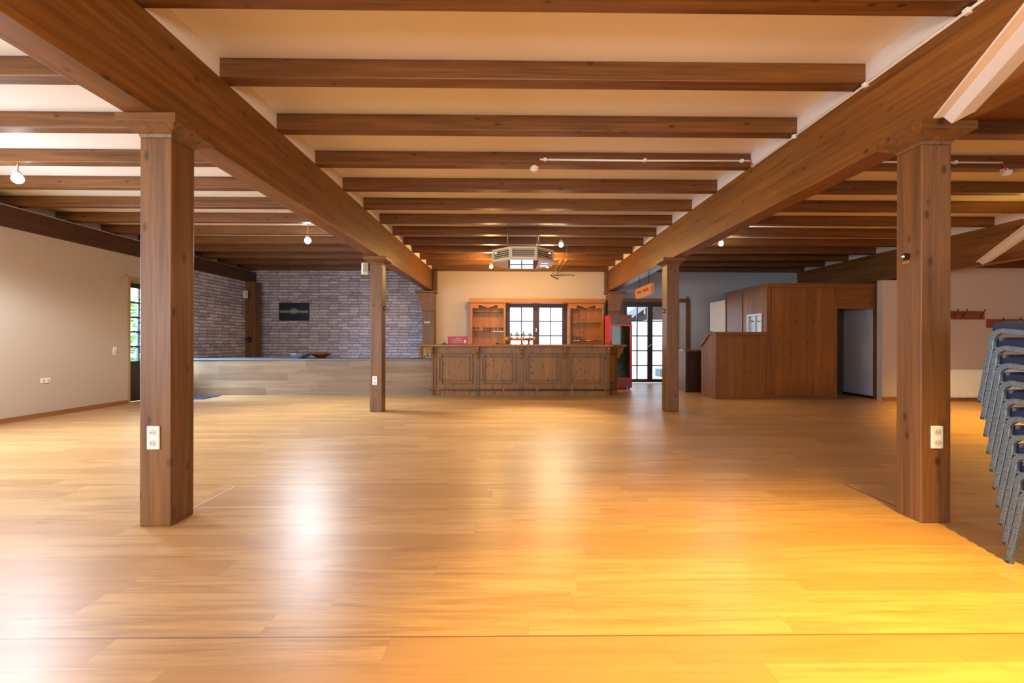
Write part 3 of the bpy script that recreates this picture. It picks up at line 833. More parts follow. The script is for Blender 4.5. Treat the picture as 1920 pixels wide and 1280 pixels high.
# moved: leaf panels
for (x0, x1) in ((.055, LW/2), (LW/2, LW-.055)):
    s = leaf(d2, x0, x1, .01, DLZ-.055, .09, 2, 5, .03, DOORDARK, .80, name='door_leaf')
b = bm_new(); tube(b, [(.09+.01,.03,1.02),(.10,-.03,1.02),(.19,-.03,1.02)], .01, 8); obj('door_handle', b, IRON, d2)
# loose wire at the corner of that door
b = bm_new(); z0 = DLZ+.03
tube(b, [(XL+.015, DLY0-.02, z0), (XL+.02, DLY0-.12, z0+.04), (XL+.02, DLY0-.2, z0-.02), (XL+.02, DLY0-.23, z0-.2)], .005, 6)
tag(obj('loose_wire', b, FOAM), 'loose wire end hanging beside the upper corner of the left door', 'wire')

# ------------------------------------------------------------------ outdoors
b = bm_new(); box(b, -30, 40, YB+.26, 60, -.2, -.06); tag(obj('yard_ground', b, OUTWALL), 'bright paved yard seen through the glazed doors', 'ground', kind='structure')
b = bm_new(); box(b, -30, XL-.55, YR-8, YB+.2, -.2, -.06); tag(obj('garden_ground', b, plain('grass_ground', (.12,.2,.06), .9)), 'ground outside the left door', 'ground', kind='structure')
b = bm_new()
pts = []
for i in range(13):
    x = 4.0+i*.75; pts.append((x, 18.3+.25*math.sin(i*1.7)))
for i in range(len(pts)-1):
    (x0,y0),(x1,y1) = pts[i], pts[i+1]
    A = [b.verts.new(v) for v in ((x0,y0,-.06),(x1,y1,-.06),(x1,y1,2.03+.08*math.sin(i)),(x0,y0,2.03+.08*math.sin(i-1)))]
    B = [b.verts.new(v.co+Vector((0,.04,0))) for v in A]
    b.faces.new(A); b.faces.new(B[::-1])
    for j in range(4): b.faces.new((A[j],A[(j+1)%4],B[(j+1)%4],B[j]))
tag(obj('tarpaulin', b, TARP), 'white sheeting hung across the yard outside the glazed doors', 'tarpaulin')
b = bm_new(); pk = at(1200, 560, 22)
g = [(4.6,-.06),(13,-.06),(13,4.6),(8.6,4.6),(4.6,2.2)]
prism(b, [(5.3,-.06),(14,-.06),(14,5.6),(9.9,5.6),(5.3,2.35)], 'y', 21, 25)
gr = thing('neighbour_house', 'brown boarded gable of the house across the yard', 'house', (0,0,0))
obj('gable_wall', b, GABLE, gr)
b = bm_new(); prism(b, [(4.7,2.10),(5.0,1.95),(10.2,5.75),(10.0,6.0)], 'y', 20.5, 25.5); obj('roof_edge', b, plain('grey_roof', (.25,.27,.3), .6), gr)
b = bm_new(); tube(b, [(6.55,20.9,3.2),(6.55,20.9,2.9),(6.15,20.9,2.9),(6.15,20.9,2.5)], .04, 8); obj('vent_pipe', b, plain('yellow_pipe', (.8,.7,.45), .5), gr)
b = bm_new(); tube(b, [(7.55,20.95,2.0),(7.55,20.95,4.0)], .04, 8); obj('downpipe', b, plain('pale_pipe', (.6,.5,.42), .5), gr)
# planter box in yard
b = bm_new(); q = at(1256, 708, 16.5); box(b, q.x-.35, q.x+.5, 16.5, 17.1, -.06, .22); tag(obj('yard_crate', b, plain('grey_crate', (.12,.15,.18), .6)), 'grey crate standing in the yard behind the glazed door', 'crate')
# hedge outside left door
b = bm_new()
rnd = random.Random(3)
for i in range(2600):
    c = Vector((-12+rnd.uniform(-.5,.5), rnd.uniform(8,17), rnd.uniform(-.05,2.6)))
    n = Vector((rnd.uniform(-1,1),rnd.uniform(-1,1),rnd.uniform(-.2,1))).normalized(); a_, b_ = ring_frame(n); s = rnd.uniform(.06,.12)
    vs = [b.verts.new(c+a_*s), b.verts.new(c+b_*s*.5), b.verts.new(c-a_*s), b.verts.new(c-b_*s*.5)]; b.faces.new(vs)
tag(obj('garden_hedge', b, plain('hedge_leaf', (.12,.30,.05), .6)), 'green leafy hedge outside the left door', 'hedge', kind='stuff')

# ------------------------------------------------------------------ bar counter
BX0, BX1, BYF, BYB = -1.745, 2.17, 10.30, 10.92
EX, EY = 2.50, 10.66       # outer corner of canted end
r = thing('bar_counter', 'long pine bar counter with four framed panels and foot rail', 'bar', (0, BYF, 0))
b = bm_new(); prism(b, [(BX0,.0),(BX1,.0),(EX,EY-BYF),(EX,BYB-BYF),(BX0,BYB-BYF)], 'z', 0, 1.10); obj('carcass', b, W_PINE, r)
tp = [(-2.09,-.20),(BX1+.1,-.20),(EX+.2,.26),(EX+.2,.74),(-2.09,.74)]
b = bm_new(); prism(b, tp, 'z', 1.10, 1.15); obj('counter_top', b, W_PINEX, r, bevel=.012)
b = bm_new(); box(b, BX0-.045, BX0-.002, -.03, .62, 0, 1.098); obj('end_board', b, W_PINEM, r, bevel=.004)
xs_ = [at(u, 690, BYF).x for u in (815, 896, 978, 1060, 1139)]
fr = [(822,887),(903,968),(984,1050),(1066,1132)]
zt, zb2 = at(980, 662, BYF).z, at(980, 720, BYF).z
for k, (u0, u1) in enumerate(fr):
    x0, x1 = at(u0, 690, BYF).x, at(u1, 690, BYF).x
    b = bm_new()
    def ringf(x0,x1,z0,z1,w,y0,y1):
        box(b,x0,x0+w,y0,y1,z0,z1); box(b,x1-w,x1,y0,y1,z0,z1); box(b,x0+w,x1-w,y0,y1,z0,z0+w); box(b,x0+w,x1-w,y0,y1,z1-w,z1)
    ringf(x0, x1, zb2, zt, .035, -.03, -.001)
    ringf(x0+.075, x1-.075, zb2+.075, zt-.075, .02, -.018, -.001)
    m_ = obj('panel_moulding', b, W_PINEM, r, bevel=.006)
    for (cx_, cz_) in ((x0,zb2),(x1,zb2),(x0,zt),(x1,zt)):
        b = bm_new(); sx = 1 if cx_ == x0 else -1; sz = 1 if cz_ == zb2 else -1
        mm = Matrix.Translation((cx_+.045*sx, -.02, cz_+.045*sz)) @ Matrix.Rotation(PI/2,4,'X')
        bmesh.ops.create_cone(b, cap_ends=True, segments=16, radius1=.05, radius2=.042, depth=.036, matrix=mm); obj('corner_rosette', b, W_PINEM, m_)
for k, x in enumerate(xs_):
    b = bm_new(); box(b, x-.045, x+.045, -.012, -.0005, 0, 1.098); obj('stile', b, W_PINEM, r, bevel=.004)
def corbel(x, y, rz=0, nm='corbel'):
    b = bm_new(); prism(b, [(0,1.098),(-.15,1.098),(-.15,1.05),(-.12,1.02),(-.135,.98),(-.07,.92),(-.05,.85),(0,.83)], 'x', -.028, .028)
    bmesh.ops.rotate(b, verts=b.verts, cent=(0,0,0), matrix=Matrix.Rotation(rz,3,'Z')); bmesh.ops.translate(b, verts=b.verts, vec=(x,y,0))
    return obj(nm, b, W_PINEX, r, bevel=.004)
for u in (811, 896, 978, 1058, 1139):
    corbel(at(u, 655, BYF).x, -.013)
corbel(EX+.0, .36, PI/4+.2)
corbel(-2.02, .0, 0)
# canted end panel moulding
b = bm_new(); d = Vector((EX-BX1, EY-BYF, 0)); n = Vector((d.y, -d.x, 0)).normalized()
def cant(t0, t1, z0, z1, th):
    a = Vector((BX1,0,0))+d*t0; c = Vector((BX1,0,0))+d*t1
    q = [a, c, c+n*th, a+n*th]; prism(b, [(v.x,v.y) for v in q], 'z', z0, z1)
cant(.14,.22,zb2,zt,.025); cant(.78,.86,zb2,zt,.025); cant(.22,.78,zb2,zb2+.04,.025); cant(.22,.78,zt-.04,zt,.025)
obj('end_panel_moulding', b, W_PINEM, r)
# foot rail
b = bm_new(); fz = .145
tube(b, [(-1.82,-.17,fz),(BX1+.07,-.17,fz),(EX+.18,.28,fz),(EX+.28,.5,fz)], .021, 12)
fo_ = obj('foot_rail', b, W_DARKX, r)
for u in (822, 880, 945, 1008, 1072, 1135):
    x = at(u, 731, 10.13).x
    b = bm_new(); tube(b, [(x,-.17,fz),(x,-.0,fz)], .012, 8); lathe(b, [(.025,-.012),(.028,0),(.025,.012)], x, -.17, fz, 14); obj('rail_bracket', b, BRASS, fo_)
# left return with yellow card
b = bm_new(); box(b, -2.0, -1.80, .10, .14, .825, 1.098); obj('return_board', b, W_HUTCHX, r)
def card_mat():
    m = NT('painted_card'); tc = m.n('ShaderNodeTexCoord')
    n = m.noise(tc.outputs['Object'], 16, 3, .6); sp = m.n('ShaderNodeSeparateXYZ'); m.l(tc.outputs['Object'], sp.inputs[0])
    low = m.math('LESS_THAN', sp.outputs[2], .98)
    c = m.ramp(n, [(.42, (.16,.2,.06)), (.5, (.5,.42,.2)), (.6, (.65,.6,.5))])
    col = m.mix(low, (.62,.5,.22), c); m.bsdf(col, .6); return m.m
b = bm_new(); box(b, -1.985, -1.815, .09, .099, .835, 1.09); obj('painted_card', b, card_mat(), r)

# things on the bar
ZBAR = 1.152
def squiggle(b, x0, x1, z, y, amp, n, r_):
    pts = []
    for i in range(n*8+1):
        t = i/(n*8); pts.append((x0+(x1-x0)*t+amp*.4*math.sin(t*n*2*PI*1.0+1), y, z+amp*math.sin(t*n*2*PI)*(1-.3*math.sin(t*9))))
    tube(b, pts, r_, 5)
p0, p1 = at(839.5, 646, 10.55), at(876, 631, 10.55)
w = (p1.x-p0.x)/2; h = .185
r = thing('drinks_crate', 'red plastic drinks crate with white lettering on the bar top', 'crate', ((p0.x+p1.x)/2, 10.7, ZBAR))
b = bm_new()
box(b,-w,w,-.15,.15,0,.02); box(b,-w,w,-.15,-.138,.02,h); box(b,-w,w,.138,.15,.02,h); box(b,-w,-w+.012,-.138,.138,.02,h); box(b,w-.012,w,-.138,.138,.02,h)
obj('crate_body', b, REDPL, r, bevel=.005)
b = bm_new(); box(b,-w-.008,w+.008,-.158,-.151,h-.025,h); box(b,-w-.008,w+.008,-.158,-.151,0,.02); obj('rim', b, REDPL, r)
b = bm_new(); squiggle(b, -.12, .10, .105, -.154, .028, 4, .007); tube(b, [(-.03,-.154,.14),(.1,-.154,.145)], .006, 5); obj('script_lettering', b, WHITE, r)
b = bm_new()
for i in range(9): box(b, -.13+i*.026, -.115+i*.026, -.155, -.151, .03, .045)
obj('small_lettering', b, WHITE, r)
b = bm_new(); prism(b, [(.15,.03),(.20,.03),(.20,.08),(.185,.11),(.165,.11),(.15,.08)], 'y', -.155, -.151); obj('bottle_emblem', b, WHITE, r)
q = at(834, 645, 10.5); b = bm_new(); lathe(b, [(.06,0),(.065,.02),(.055,.022),(.02,.012)], seg=20); tube(b, [(0,0,.012),(.01,0,.07)], .008, 6)
o = obj('ashtray', b, BLACK); o.location = (q.x, 10.42, ZBAR); tag(o, 'small black ashtray left of the red crate on the bar', 'ashtray')
q = at(931, 645, 10.8); b = bm_new(); box(b, -.13, .14, -.08, .08, 0, .012); lathe(b, [(.03,.012),(.035,.03),(.02,.035)], -.09, 0, 0, 14)
o = obj('drip_tray', b, BLACK, bevel=.003); o.location = (q.x+.1, 10.78, ZBAR); tag(o, 'flat black tray on the bar left of the beer tap', 'tray')

# beer tap
xt0, xt1 = at(950, 640, 10.75).x, at(1003, 640, 10.75).x
r = thing('beer_tap', 'brass beer tap bar with four round handles on the bar top', 'beer tap', ((xt0+xt1)/2, 10.72, ZBAR))
w = (xt1-xt0)/2
b = bm_new(); tube(b, [(-w+.03,0,.125),(w-.03,0,.125)], .033, 16); obj('cross_pipe', b, BRASS, r)
for s in (-1, 1):
    b = bm_new(); lathe(b, [(.02,-.05),(.045,-.04),(.055,-.01),(.05,.02),(.03,.045),(.01,.05)], 0,0,0, 18)
    bmesh.ops.rotate(b, verts=b.verts, cent=(0,0,0), matrix=Matrix.Rotation(PI/2,3,'Y')); bmesh.ops.translate(b, verts=b.verts, vec=(s*(w-.02),0,.125)); obj('end_cap', b, BRASS, r)
for x in (-w*.78, .02, w*.55):
    b = bm_new(); lathe(b, [(.05,0),(.045,.012),(.024,.02),(.022,.1)], x, 0, 0, 18); obj('column', b, BRASS, r)
for i, u in enumerate((957.5, 969.5, 981.5, 993.5)):
    x = at(u, 632, 10.72).x-(xt0+xt1)/2
    b = bm_new(); lathe(b, [(.014,.15),(.02,.165),(.02,.175)], x, 0, 0, 12)
    mm = Matrix.Translation((x,-.02,.225)) @ Matrix.Diagonal((1,.5,1,1))
    bmesh.ops.create_uvsphere(b, u_segments=16, v_segments=10, radius=.043, matrix=mm)
    t = obj('tap_handle', b, HANDLE, r)
    b = bm_new(); mm = Matrix.Translation((x,-.043,.225)) @ Matrix.Rotation(PI/2,4,'X'); bmesh.ops.create_cone(b, cap_ends=True, segments=16, radius1=.026, radius2=.024, depth=.006, matrix=mm); obj('badge', b, CREAM, t)
    if i in (1, 2):
        b = bm_new(); tube(b, [(x,0,.262),(x-.005,0,.33)], [.011,.008], 8); obj('lever', b, BLACK, t)
    b = bm_new(); tube(b, [(x,-.02,.12),(x,-.09,.115),(x,-.095,.06)], .010, 8); obj('spout', b, BRASS, t)

# ------------------------------------------------------------------ back bar hutch
HY0, HY1 = 12.95, 13.29
r = thing('back_bar_hutch', 'orange pine back bar with two open shelf cabinets around the window', 'cabinet', (0, HY0, 0))
hx0, hx1 = at(882, 600, HY0).x, at(1132, 600, HY0).x
lx1, rx0 = at(948, 600, HY0).x, at(1066, 600, HY0).x
zt0, zt1 = at(1000, 568, HY0).z, at(1000, 560, HY0).z
b = bm_new(); box(b, hx0-.03, hx1+.03, -.05, .33, zt0, zt1); obj('cornice', b, W_HUTCHX, r, bevel=.012)
b = bm_new(); box(b, hx0-.02, hx1+.02, -.25, .33, 0, .95); obj('base_cabinet', b, W_HUTCH, r)
b = bm_new(); box(b, hx0-.03, hx1+.03, -.27, .33, .951, .99); obj('base_top', b, W_HUTCHX, r)
def cab(x0, x1, shelves):
    for xx in (x0, x1-.055):
        b = bm_new(); box(b, xx, xx+.055, 0, .30, .99, zt0); obj('upright', b, W_HUTCHX, r)
    b = bm_new(); box(b, x0+.0551, x1-.0551, .27, .30, .99, zt0); obj('back_board', b, W_HUTCH, r)
    a, c = x0+.056, x1-.056; wv = c-a; z1 = zt0; zd = z1-.15
    b = bm_new()
    pts = [(a,z1),(c,z1),(c,zd),(c-wv*.2,zd),(c-wv*.2,zd+.075)]
    for i in range(0, 13):
        t = i/12; x = c-wv*.24-(wv*.52)*t
        pts.append((x, zd+.085-.075*(1-abs(2*t-1))**1.2*1.1))
    pts += [(a+wv*.2,zd+.075),(a+wv*.2,zd)]
    pts.append((a,zd))
    prism(b, pts, 'y', .005, .03); obj('valance', b, W_HUTCHX, r, bevel=.003)
    for z in shelves:
        b = bm_new(); box(b, a, c, .04, .268, z-.005, z+.005); obj('glass_shelf', b, SHELFG, r)
    return a, c
zs1 = [at(915, 585.5, HY0+.05).z, at(915, 621, HY0+.05).z]
zs2 = [at(1100, 605, HY0+.05).z, at(1100, 638, HY0+.05).z]
cab(hx0, lx1, zs1); cab(rx0, hx1, zs2)

# glasses
def glass_kind(name, prof, label, cat, group, spots, mat=GLS):
    src = None
    for (x, y, z, lab) in spots:
        if src is None:
            b = bm_new(); lathe(b, prof, seg=14)
            o = obj(name, b, mat); src = o
        else:
            o = src.copy(); COL.objects.link(o)
        o.location = (x, y, z+.001)
        tag(o, lab or label, cat, group)
tum = [(.024,0),(.026,.004),(.034,.105),(.0325,.105),(.024,.01),(.001,.009)]
zg = zs1[1]+.005
sp = []
us = [908+i*5.1 for i in range(8)]
for i, u in enumerate(us): sp.append((at(u, 618, HY0+.15).x, HY0+.15, zg, None))
glass_kind('drinking_glass', tum, 'clear drinking glass in the row on the lower glass shelf of the left cabinet', 'glass', 'glasses in a row on the left cabinet shelf', sp)
sp = [(at(u, 618, HY0+.15).x, HY0+.15, zg, l) for u, l in ((889, 'leftmost clear goblet on the lower glass shelf of the left cabinet'), (896.5, 'clear goblet between the leftmost goblet and the row of glasses'))]
gob = [(.03,0),(.03,.004),(.006,.01),(.006,.045),(.03,.07),(.034,.12),(.032,.12),(.028,.072),(.001,.055)]
glass_kind('goblet', gob, '', 'glass', None, sp)
zg = zs2[1]+.005
sp = [(at(u, 634, HY0+.15).x, HY0+.15, zg, None) for u in (1082, 1087, 1091.5)]
glass_kind('drinking_glass', tum, 'clear tumbler in the cluster on the bottom shelf of the right cabinet', 'glass', 'tumblers on the right cabinet shelf', sp)
glass_kind('carafe', [(.035,0),(.04,.01),(.036,.06),(.014,.09),(.016,.13),(.013,.13),(.008,.09),(.001,.02)], '', 'carafe', None, [(at(1075, 634, HY0+.15).x, HY0+.15, zg, 'small clear carafe at the left end of the right cabinet shelf')])
r = thing('glass_bottle', 'tall clear bottle with pourer on the bottom shelf of the right cabinet', 'bottle', (at(1118, 634, HY0+.15).x, HY0+.15, zg+.001))
b = bm_new(); lathe(b, [(.026,0),(.03,.01),(.03,.12),(.012,.15),(.011,.18)], seg=16); obj('bottle_body', b, GLS, r)
b = bm_new(); tube(b, [(0,0,.18),(0,0,.2),(.015,0,.215)], .007, 8); obj('pourer', b, CHROME, r)

# ------------------------------------------------------------------ fridge
FY = 11.55
fx0, fx1 = at(1143, 660, FY).x, at(1185, 660, FY).x
FH = at(1160, 590, FY).z
r = thing('drinks_fridge', 'tall red glass door drinks fridge beside the end of the bar', 'fridge', ((fx0+fx1)/2, FY, 0))
w = (fx1-fx0)/2
b = bm_new()
box(b,-w,-w+.04,.03,.60,.05,FH); box(b,w-.04,w,.03,.60,.05,FH); box(b,-w+.04,w-.04,.56,.60,.05,FH); box(b,-w+.04,w-.04,.03,.56,FH-.05,FH); box(b,-w+.04,w-.04,.03,.56,.05,.30)
box(b,-w+.04,w-.04,.03,.56,FH-.28,FH-.24)
obj('cabinet_body', b, RED, r, bevel=.006)
b = bm_new(); box(b,-w+.041,w-.041,.55,.559,.301,FH-.281); box(b,-w+.041,-w+.046,.05,.55,.301,FH-.281); box(b,w-.046,w-.041,.05,.55,.301,FH-.281); obj('inner_lining', b, FRIDGEIN, r)
def head_mat():
    m = NT('fridge_header_print'); tc = m.n('ShaderNodeTexCoord')
    n = m.noise(tc.outputs['Object'], 11, 3, .6)
    c = m.ramp(n, [(.38, (.02,.012,.01)), (.48, (.12,.085,.03)), (.55, (.10,.07,.025)), (.62, (.4,.01,.015))]); m.bsdf(c, .3); return m.m
b = bm_new(); box(b,-w+.03,w-.01,.0,.029,FH-.235,FH-.045); obj('header_panel', b, head_mat(), r)
b = bm_new(); box(b,-w,w,.0,.03,FH-.044,FH); obj('header_rim', b, REDDK, r)
b = bm_new(); zt_, zb_d = FH-.24, .26
box(b,-w,-w+.05,-.02,.029,zb_d,zt_); box(b,w-.05,w,-.02,.029,zb_d,zt_); box(b,-w+.05,w-.05,-.02,.029,zt_-.05,zt_); box(b,-w+.05,w-.05,-.02,.029,zb_d,zb_d+.03)
dr = obj('door', b, RED, r, bevel=.004)
b = bm_new(); box(b,-w+.05,w-.05,.0,.006,zb_d+.03,zt_-.05); obj('door_glass', b, FRIDGEG, dr)
b = bm_new(); box(b,-w+.01,-w+.03,-.045,-.021,.95,1.25); obj('door_handle', b, BLACK, dr)
b = bm_new(); box(b,-w,w,-.005,.029,.05,.255); obj('kick_panel', b, REDDK, r)
for x_ in (-w+.06, w-.06):
    b = bm_new(); lathe(b, [(.02,0),(.02,.05)], x_, .08, 0, 12); lathe(b, [(.02,0),(.02,.05)], x_, .52, 0, 12); obj('foot', b, BLACK, r)
for z in (.5, .78, 1.06, 1.34):
    b = bm_new()
    for i in range(12): tube(b, [(-w+.05+i*(2*w-.1)/11,.08,z),(-w+.05+i*(2*w-.1)/11,.54,z)], .003, 5)
    tube(b, [(-w+.047,.08,z),(w-.047,.08,z)], .006, 6)
    obj('wire_shelf', b, STEEL, r)

# cut lines in the vinyl at the posts
for x_, y0_, y1_, mt, lb in ((-2.31, 3.26, 3.83, WHITE, 'thin pale cut line in the floor behind the near left post'), (2.86, 3.27, 3.86, W_DARK, 'thin brown cut line in the floor behind the near right post')):
    b = bm_new(); box(b, x_-.004, x_+.004, y0_, y1_, .0005, .002); tag(obj('floor_strip', b, mt), lb, 'floor strip')

# ------------------------------------------------------------------ hanging sign
sx = 2.90
ya, yb_ = 9.30, 10.45
r = thing('hanging_sign', 'orange wooden sign board hanging on two chains from the right beam', 'sign', (sx, (ya+yb_)/2, 2.32))
L = (yb_-ya)/2
b = bm_new(); box(b, -.035, .035, -L, L, -.115, .105); obj('board', b, W_SIGN, r, bevel=.006)
b = bm_new()
def sq2(y0, y1, z, amp, n):
    pts = []
    for i in range(n*8+1):
        t = i/(n*8); pts.append((-.037, y0+(y1-y0)*t+amp*.3*math.sin(t*n*2*PI+1), z+amp*math.sin(t*n*2*PI)))
    tube(b, pts, .005, 5)
sq2(.42, .1, .0, .035, 4); sq2(-.02, -.42, .0, .035, 5)
obj('carved_lettering', b, plain('carved_brown', (.18,.05,.02), .6), r)
for y in (-L+.25, L-.16):
    b = bm_new(); n = 12; z0, z1 = .105, ZB-2.32
    for i in range(n):
        a = z0+(z1-z0)*i/n; c = z0+(z1-z0)*(i+1)/n
        dxx = .008 if i % 2 else 0; dyy = .008 - dxx
        tube(b, [(0,y,a),(dxx,y+dyy,(a+c)/2),(0,y,c),], .0045, 5)
        tube(b, [(0,y,a),(-dxx,y-dyy,(a+c)/2),(0,y,c),], .0045, 5)
    obj('chain', b, IRON, r)

# ------------------------------------------------------------------ wooden booth
GY = 9.62
gx0 = at(1342, 700, GY).x; gx1 = at(1440, 700, GY).x; gx2 = at(1566, 700, GY).x; gx3 = at(1644, 700, GY).x; gx4 = at(1652, 700, GY).x
GT = at(1500, 531, GY).z; GB = 10.36; GE = 11.55
r = thing('wooden_booth', 'brown panelled wooden booth with doorway and low front counter', 'booth', (0, GY, 0))
zl = at(1400, 622, GY).z
b = bm_new(); box(b, gx0+.05, gx1, 0, .06, .07, zl-.06); obj('low_front_panel', b, W_BOOTH, r)
b = bm_new(); prism(b, [(0,.0),(GB-GY,0),(GB-GY,zl-.33),(.28,zl-.03),(0,zl-.03)], 'x', gx0, gx0+.05); obj('low_side_panel', b, W_BOOTHY, r)
b = bm_new(); box(b, gx0-.01, gx0+.07, -.015, .0, 0, zl-.06); box(b, gx1-.04, gx1+.05, -.015, 0, .0, GT-.1); box(b, gx2-.03, gx2+.03, -.015, .0, 0, GT-.1); obj('corner_trim', b, W_BOOTHV, r)
b = bm_new(); box(b, gx0-.03, gx1, -.03, .30, zl-.06, zl); obj('low_counter_top', b, W_BOOTHT, r, bevel=.005)
b = bm_new()
prism(b, [(.28,zl-.03),(GB-GY,zl-.33),(GB-GY,zl-.28),(.28,zl+.02)], 'x', gx0-.02, gx0+.06); obj('sloping_rail', b, W_BOOTHV, r)
b = bm_new(); box(b, gx1, gx2, .001, .06, .07, GT-.09); obj('front_panel', b, W_BOOTH, r)
b = bm_new(); box(b, gx2, gx4, .001, .06, at(1600,573,GY).z, GT-.09); obj('door_header', b, W_BOOTHT, r)
b = bm_new(); box(b, gx3, gx4+.03, -.012, .10, 0, GT-.09); obj('door_jamb', b, W_BOOTHV, r)
b = bm_new(); box(b, gx2, gx3, -.014, 0, at(1600,579,GY).z, at(1600,573,GY).z); obj('header_rail', b, W_BOOTHT, r)
b = bm_new(); box(b, gx0, gx2+.03, -.016, 0.0, 0, .07); obj('plinth', b, W_BOOTHT, r)
# side of the upper part with window
wy0, wy1 = 9.86-GY, 10.46-GY
wzt, wzb = at(1420, 589, 10.2).z+.0, zl-.02
xs1, xs2 = gx1, gx1+.06
b = bm_new()
box(b, xs1, xs2, .061, wy0, 0, GT-.09); box(b, xs1, xs2, wy1, GE-GY, 0, GT-.09); box(b, xs1, xs2, wy0, wy1, 0, wzb); box(b, xs1, xs2, wy0, wy1, wzt, GT-.09)
obj('side_wall', b, W_BOOTHY, r)
b = bm_new(); yy = 10.72-GY; box(b, xs1-.015, xs1-.001, yy-.03, yy+.03, 0, GT-.09); box(b, xs1-.015, xs1-.001, GE-GY-.06, GE-GY, 0, GT-.09); obj('side_batten', b, W_BOOTHV, r)
b = bm_new()
q = .035
box(b, xs1-.02, xs2, wy0-.0, wy0+q, wzb, wzt); box(b, xs1-.02, xs2, wy1-q, wy1, wzb, wzt); box(b, xs1-.02, xs2, wy0+q, wy1-q, wzt-q, wzt); box(b, xs1-.02, xs2, wy0+q, wy1-q, wzb, wzb+q); box(b, xs1-.005, xs2-.01, (wy0+wy1)/2-.02, (wy0+wy1)/2+.02, wzb+q, wzt-q)
wf = obj('booth_window', b, WHITE, r)
b = bm_new(); box(b, xs1+.02, xs1+.026, wy0+q, wy1-q, wzb+q, wzt-q); obj('pane', b, PANE, wf)
b = bm_new(); box(b, xs1+.12, xs1+.16, wy0-.12, wy0+.05, wzb-.2, wzt+.1); box(b, xs1+.12, xs1+.16, (wy0+wy1)/2-.03, (wy0+wy1)/2+.12, wzb-.2, wzt+.1); obj('curtain', b, plain('pale_green_curtain', (.45,.5,.45), .8), wf)
b = bm_new(); box(b, xs1-.04, gx4+.05, -.05, GE-GY+.02, GT-.02, GT); box(b, xs1-.03, gx4+.04, -.035, .0, GT-.09, GT-.02); box(b, xs1-.03, xs1, 0, GE-GY+.01, GT-.09, GT-.02)
obj('roof_cornice', b, W_BOOTHT, r, bevel=.004)
for u in (1492, 1524):
    q_ = at(u, 604, GY); b = bm_new(); tube(b, [(q_.x,-.0,q_.z-.01),(q_.x,-.03,q_.z),(q_.x,-.045,q_.z+.03)], .007, 6); obj('front_hook', b, IRON, r)
# white partition behind the booth
p0, p1 = GE+.02, 12.45
b = bm_new(); box(b, gx1+.0, gx1+.08, p0, p1, 0, at(1355, 562, GE).z); struct('wall_partition', b, PLA_WHITE, 'white partition behind the wooden booth')
# inside of the booth
b = bm_new(); box(b, gx3+.02, gx3+.08, GY+.11, 10.62, 0, GT-.1); struct('wall_booth', b, PLA_GREY_DIM, 'grey white wall inside the booth doorway')
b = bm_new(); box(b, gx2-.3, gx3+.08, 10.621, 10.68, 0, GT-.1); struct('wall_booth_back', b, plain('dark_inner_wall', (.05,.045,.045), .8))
b = bm_new(); box(b, gx3+.002, gx3+.019, GY+.11, 10.62, 0, .06); struct('baseboard_booth', b, DOORDARK)

# wainscot block behind
r = thing('low_partition', 'dark low boarded partition between the far right post and the booth', 'partition', (at(1286, 700, 10.95).x, 10.95, 0))
b = bm_new(); box(b, .0, 1.9, 0, .05, 0, .99); obj('front_board', b, W_WAIN, r)
b = bm_new(); box(b, -.0, .05, .051, 1.3, 0, .99); obj('side_board', b, W_BOOTHY, r)
b = bm_new(); box(b, -.02, 1.92, -.02, .07, .99, 1.03); obj('cap_rail', b, W_BOOTHT, r, bevel=.004)
b = bm_new(); box(b, -.05, .07, .35, 1.3, .991, 1.03); obj('window_sill_board', b, WHITE, r, bevel=.004)

# ------------------------------------------------------------------ coat racks and radiator
def rack(u0, u1, v0, v1, hooks, label, x1=None):
    p0, p1 = at(u0, v1, YP-.01), at(u1, v0, YP-.01)
    xa_, xb_ = p0.x, (p1.x if x1 is None else x1)
    r = thing('coat_rack', label, 'coat rack', ((xa_+xb_)/2, YP-.001, (p0.z+p1.z)/2)); w = (xb_-xa_)/2; h = (p1.z-p0.z)/2
    b = bm_new(); box(b, -w, w, -.022, 0, -h, h); obj('rail', b, W_RACK, r, bevel=.003)
    for u in hooks:
        x = at(u, 590, YP-.01).x-(xa_+xb_)/2
        b = bm_new(); tube(b, [(x,-.022,-.0),(x,-.06,.01),(x+.02,-.09,.07),(x+.03,-.1,.11)], .008, 7); tube(b, [(x,-.022,-.03),(x,-.05,-.045),(x,-.06,-.02)], .007, 7); ball(b, (x+.03,-.1,.115), .012, 8)
        obj('hook', b, IRON, r)
rack(1760, 1845, 583.5, 598.5, (1770, 1786, 1803, 1836), 'brown wooden coat rack with iron hooks between the near right post and the chairs')
rack(1850, 1990, 598.5, 614.5, (1871, 1903, 1935, 1965), 'brown wooden coat rack partly hidden behind the top of the chair stack')
rx0_, rx1_ = at(1776, 700, YP-.1).x, at(1960, 700, YP-.1).x
rz0, rz1 = at(1800, 745.5, YP-.1).z, at(1800, 693, YP-.1).z
r = thing('radiator', 'white ribbed panel radiator on the partition wall behind the chairs', 'radiator', ((rx0_+rx1_)/2, YP-.07, rz0)); w = (rx1_-rx0_)/2; h = rz1-rz0
b = bm_new(); box(b, -w, w, -.005, .04, 0, h); n = int(2*w/.05)
for i in range(n):
    x = -w+.02+i*(2*w-.04)/n; prism(b, [(x,-.005),(x+.032,-.005),(x+.027,-.034),(x+.005,-.034)], 'z', .03, h-.05)
obj('panel', b, WHITEM, r)
b = bm_new(); box(b, -w, w, -.036, .045, h-.02, h+.004); obj('top_grille', b, WHITEM, r, bevel=.003)
for x_ in (-w+.2, w-.2):
    b = bm_new(); box(b, x_-.02, x_+.02, .04, .069, .1, h-.1); obj('wall_bracket', b, WHITEM, r)

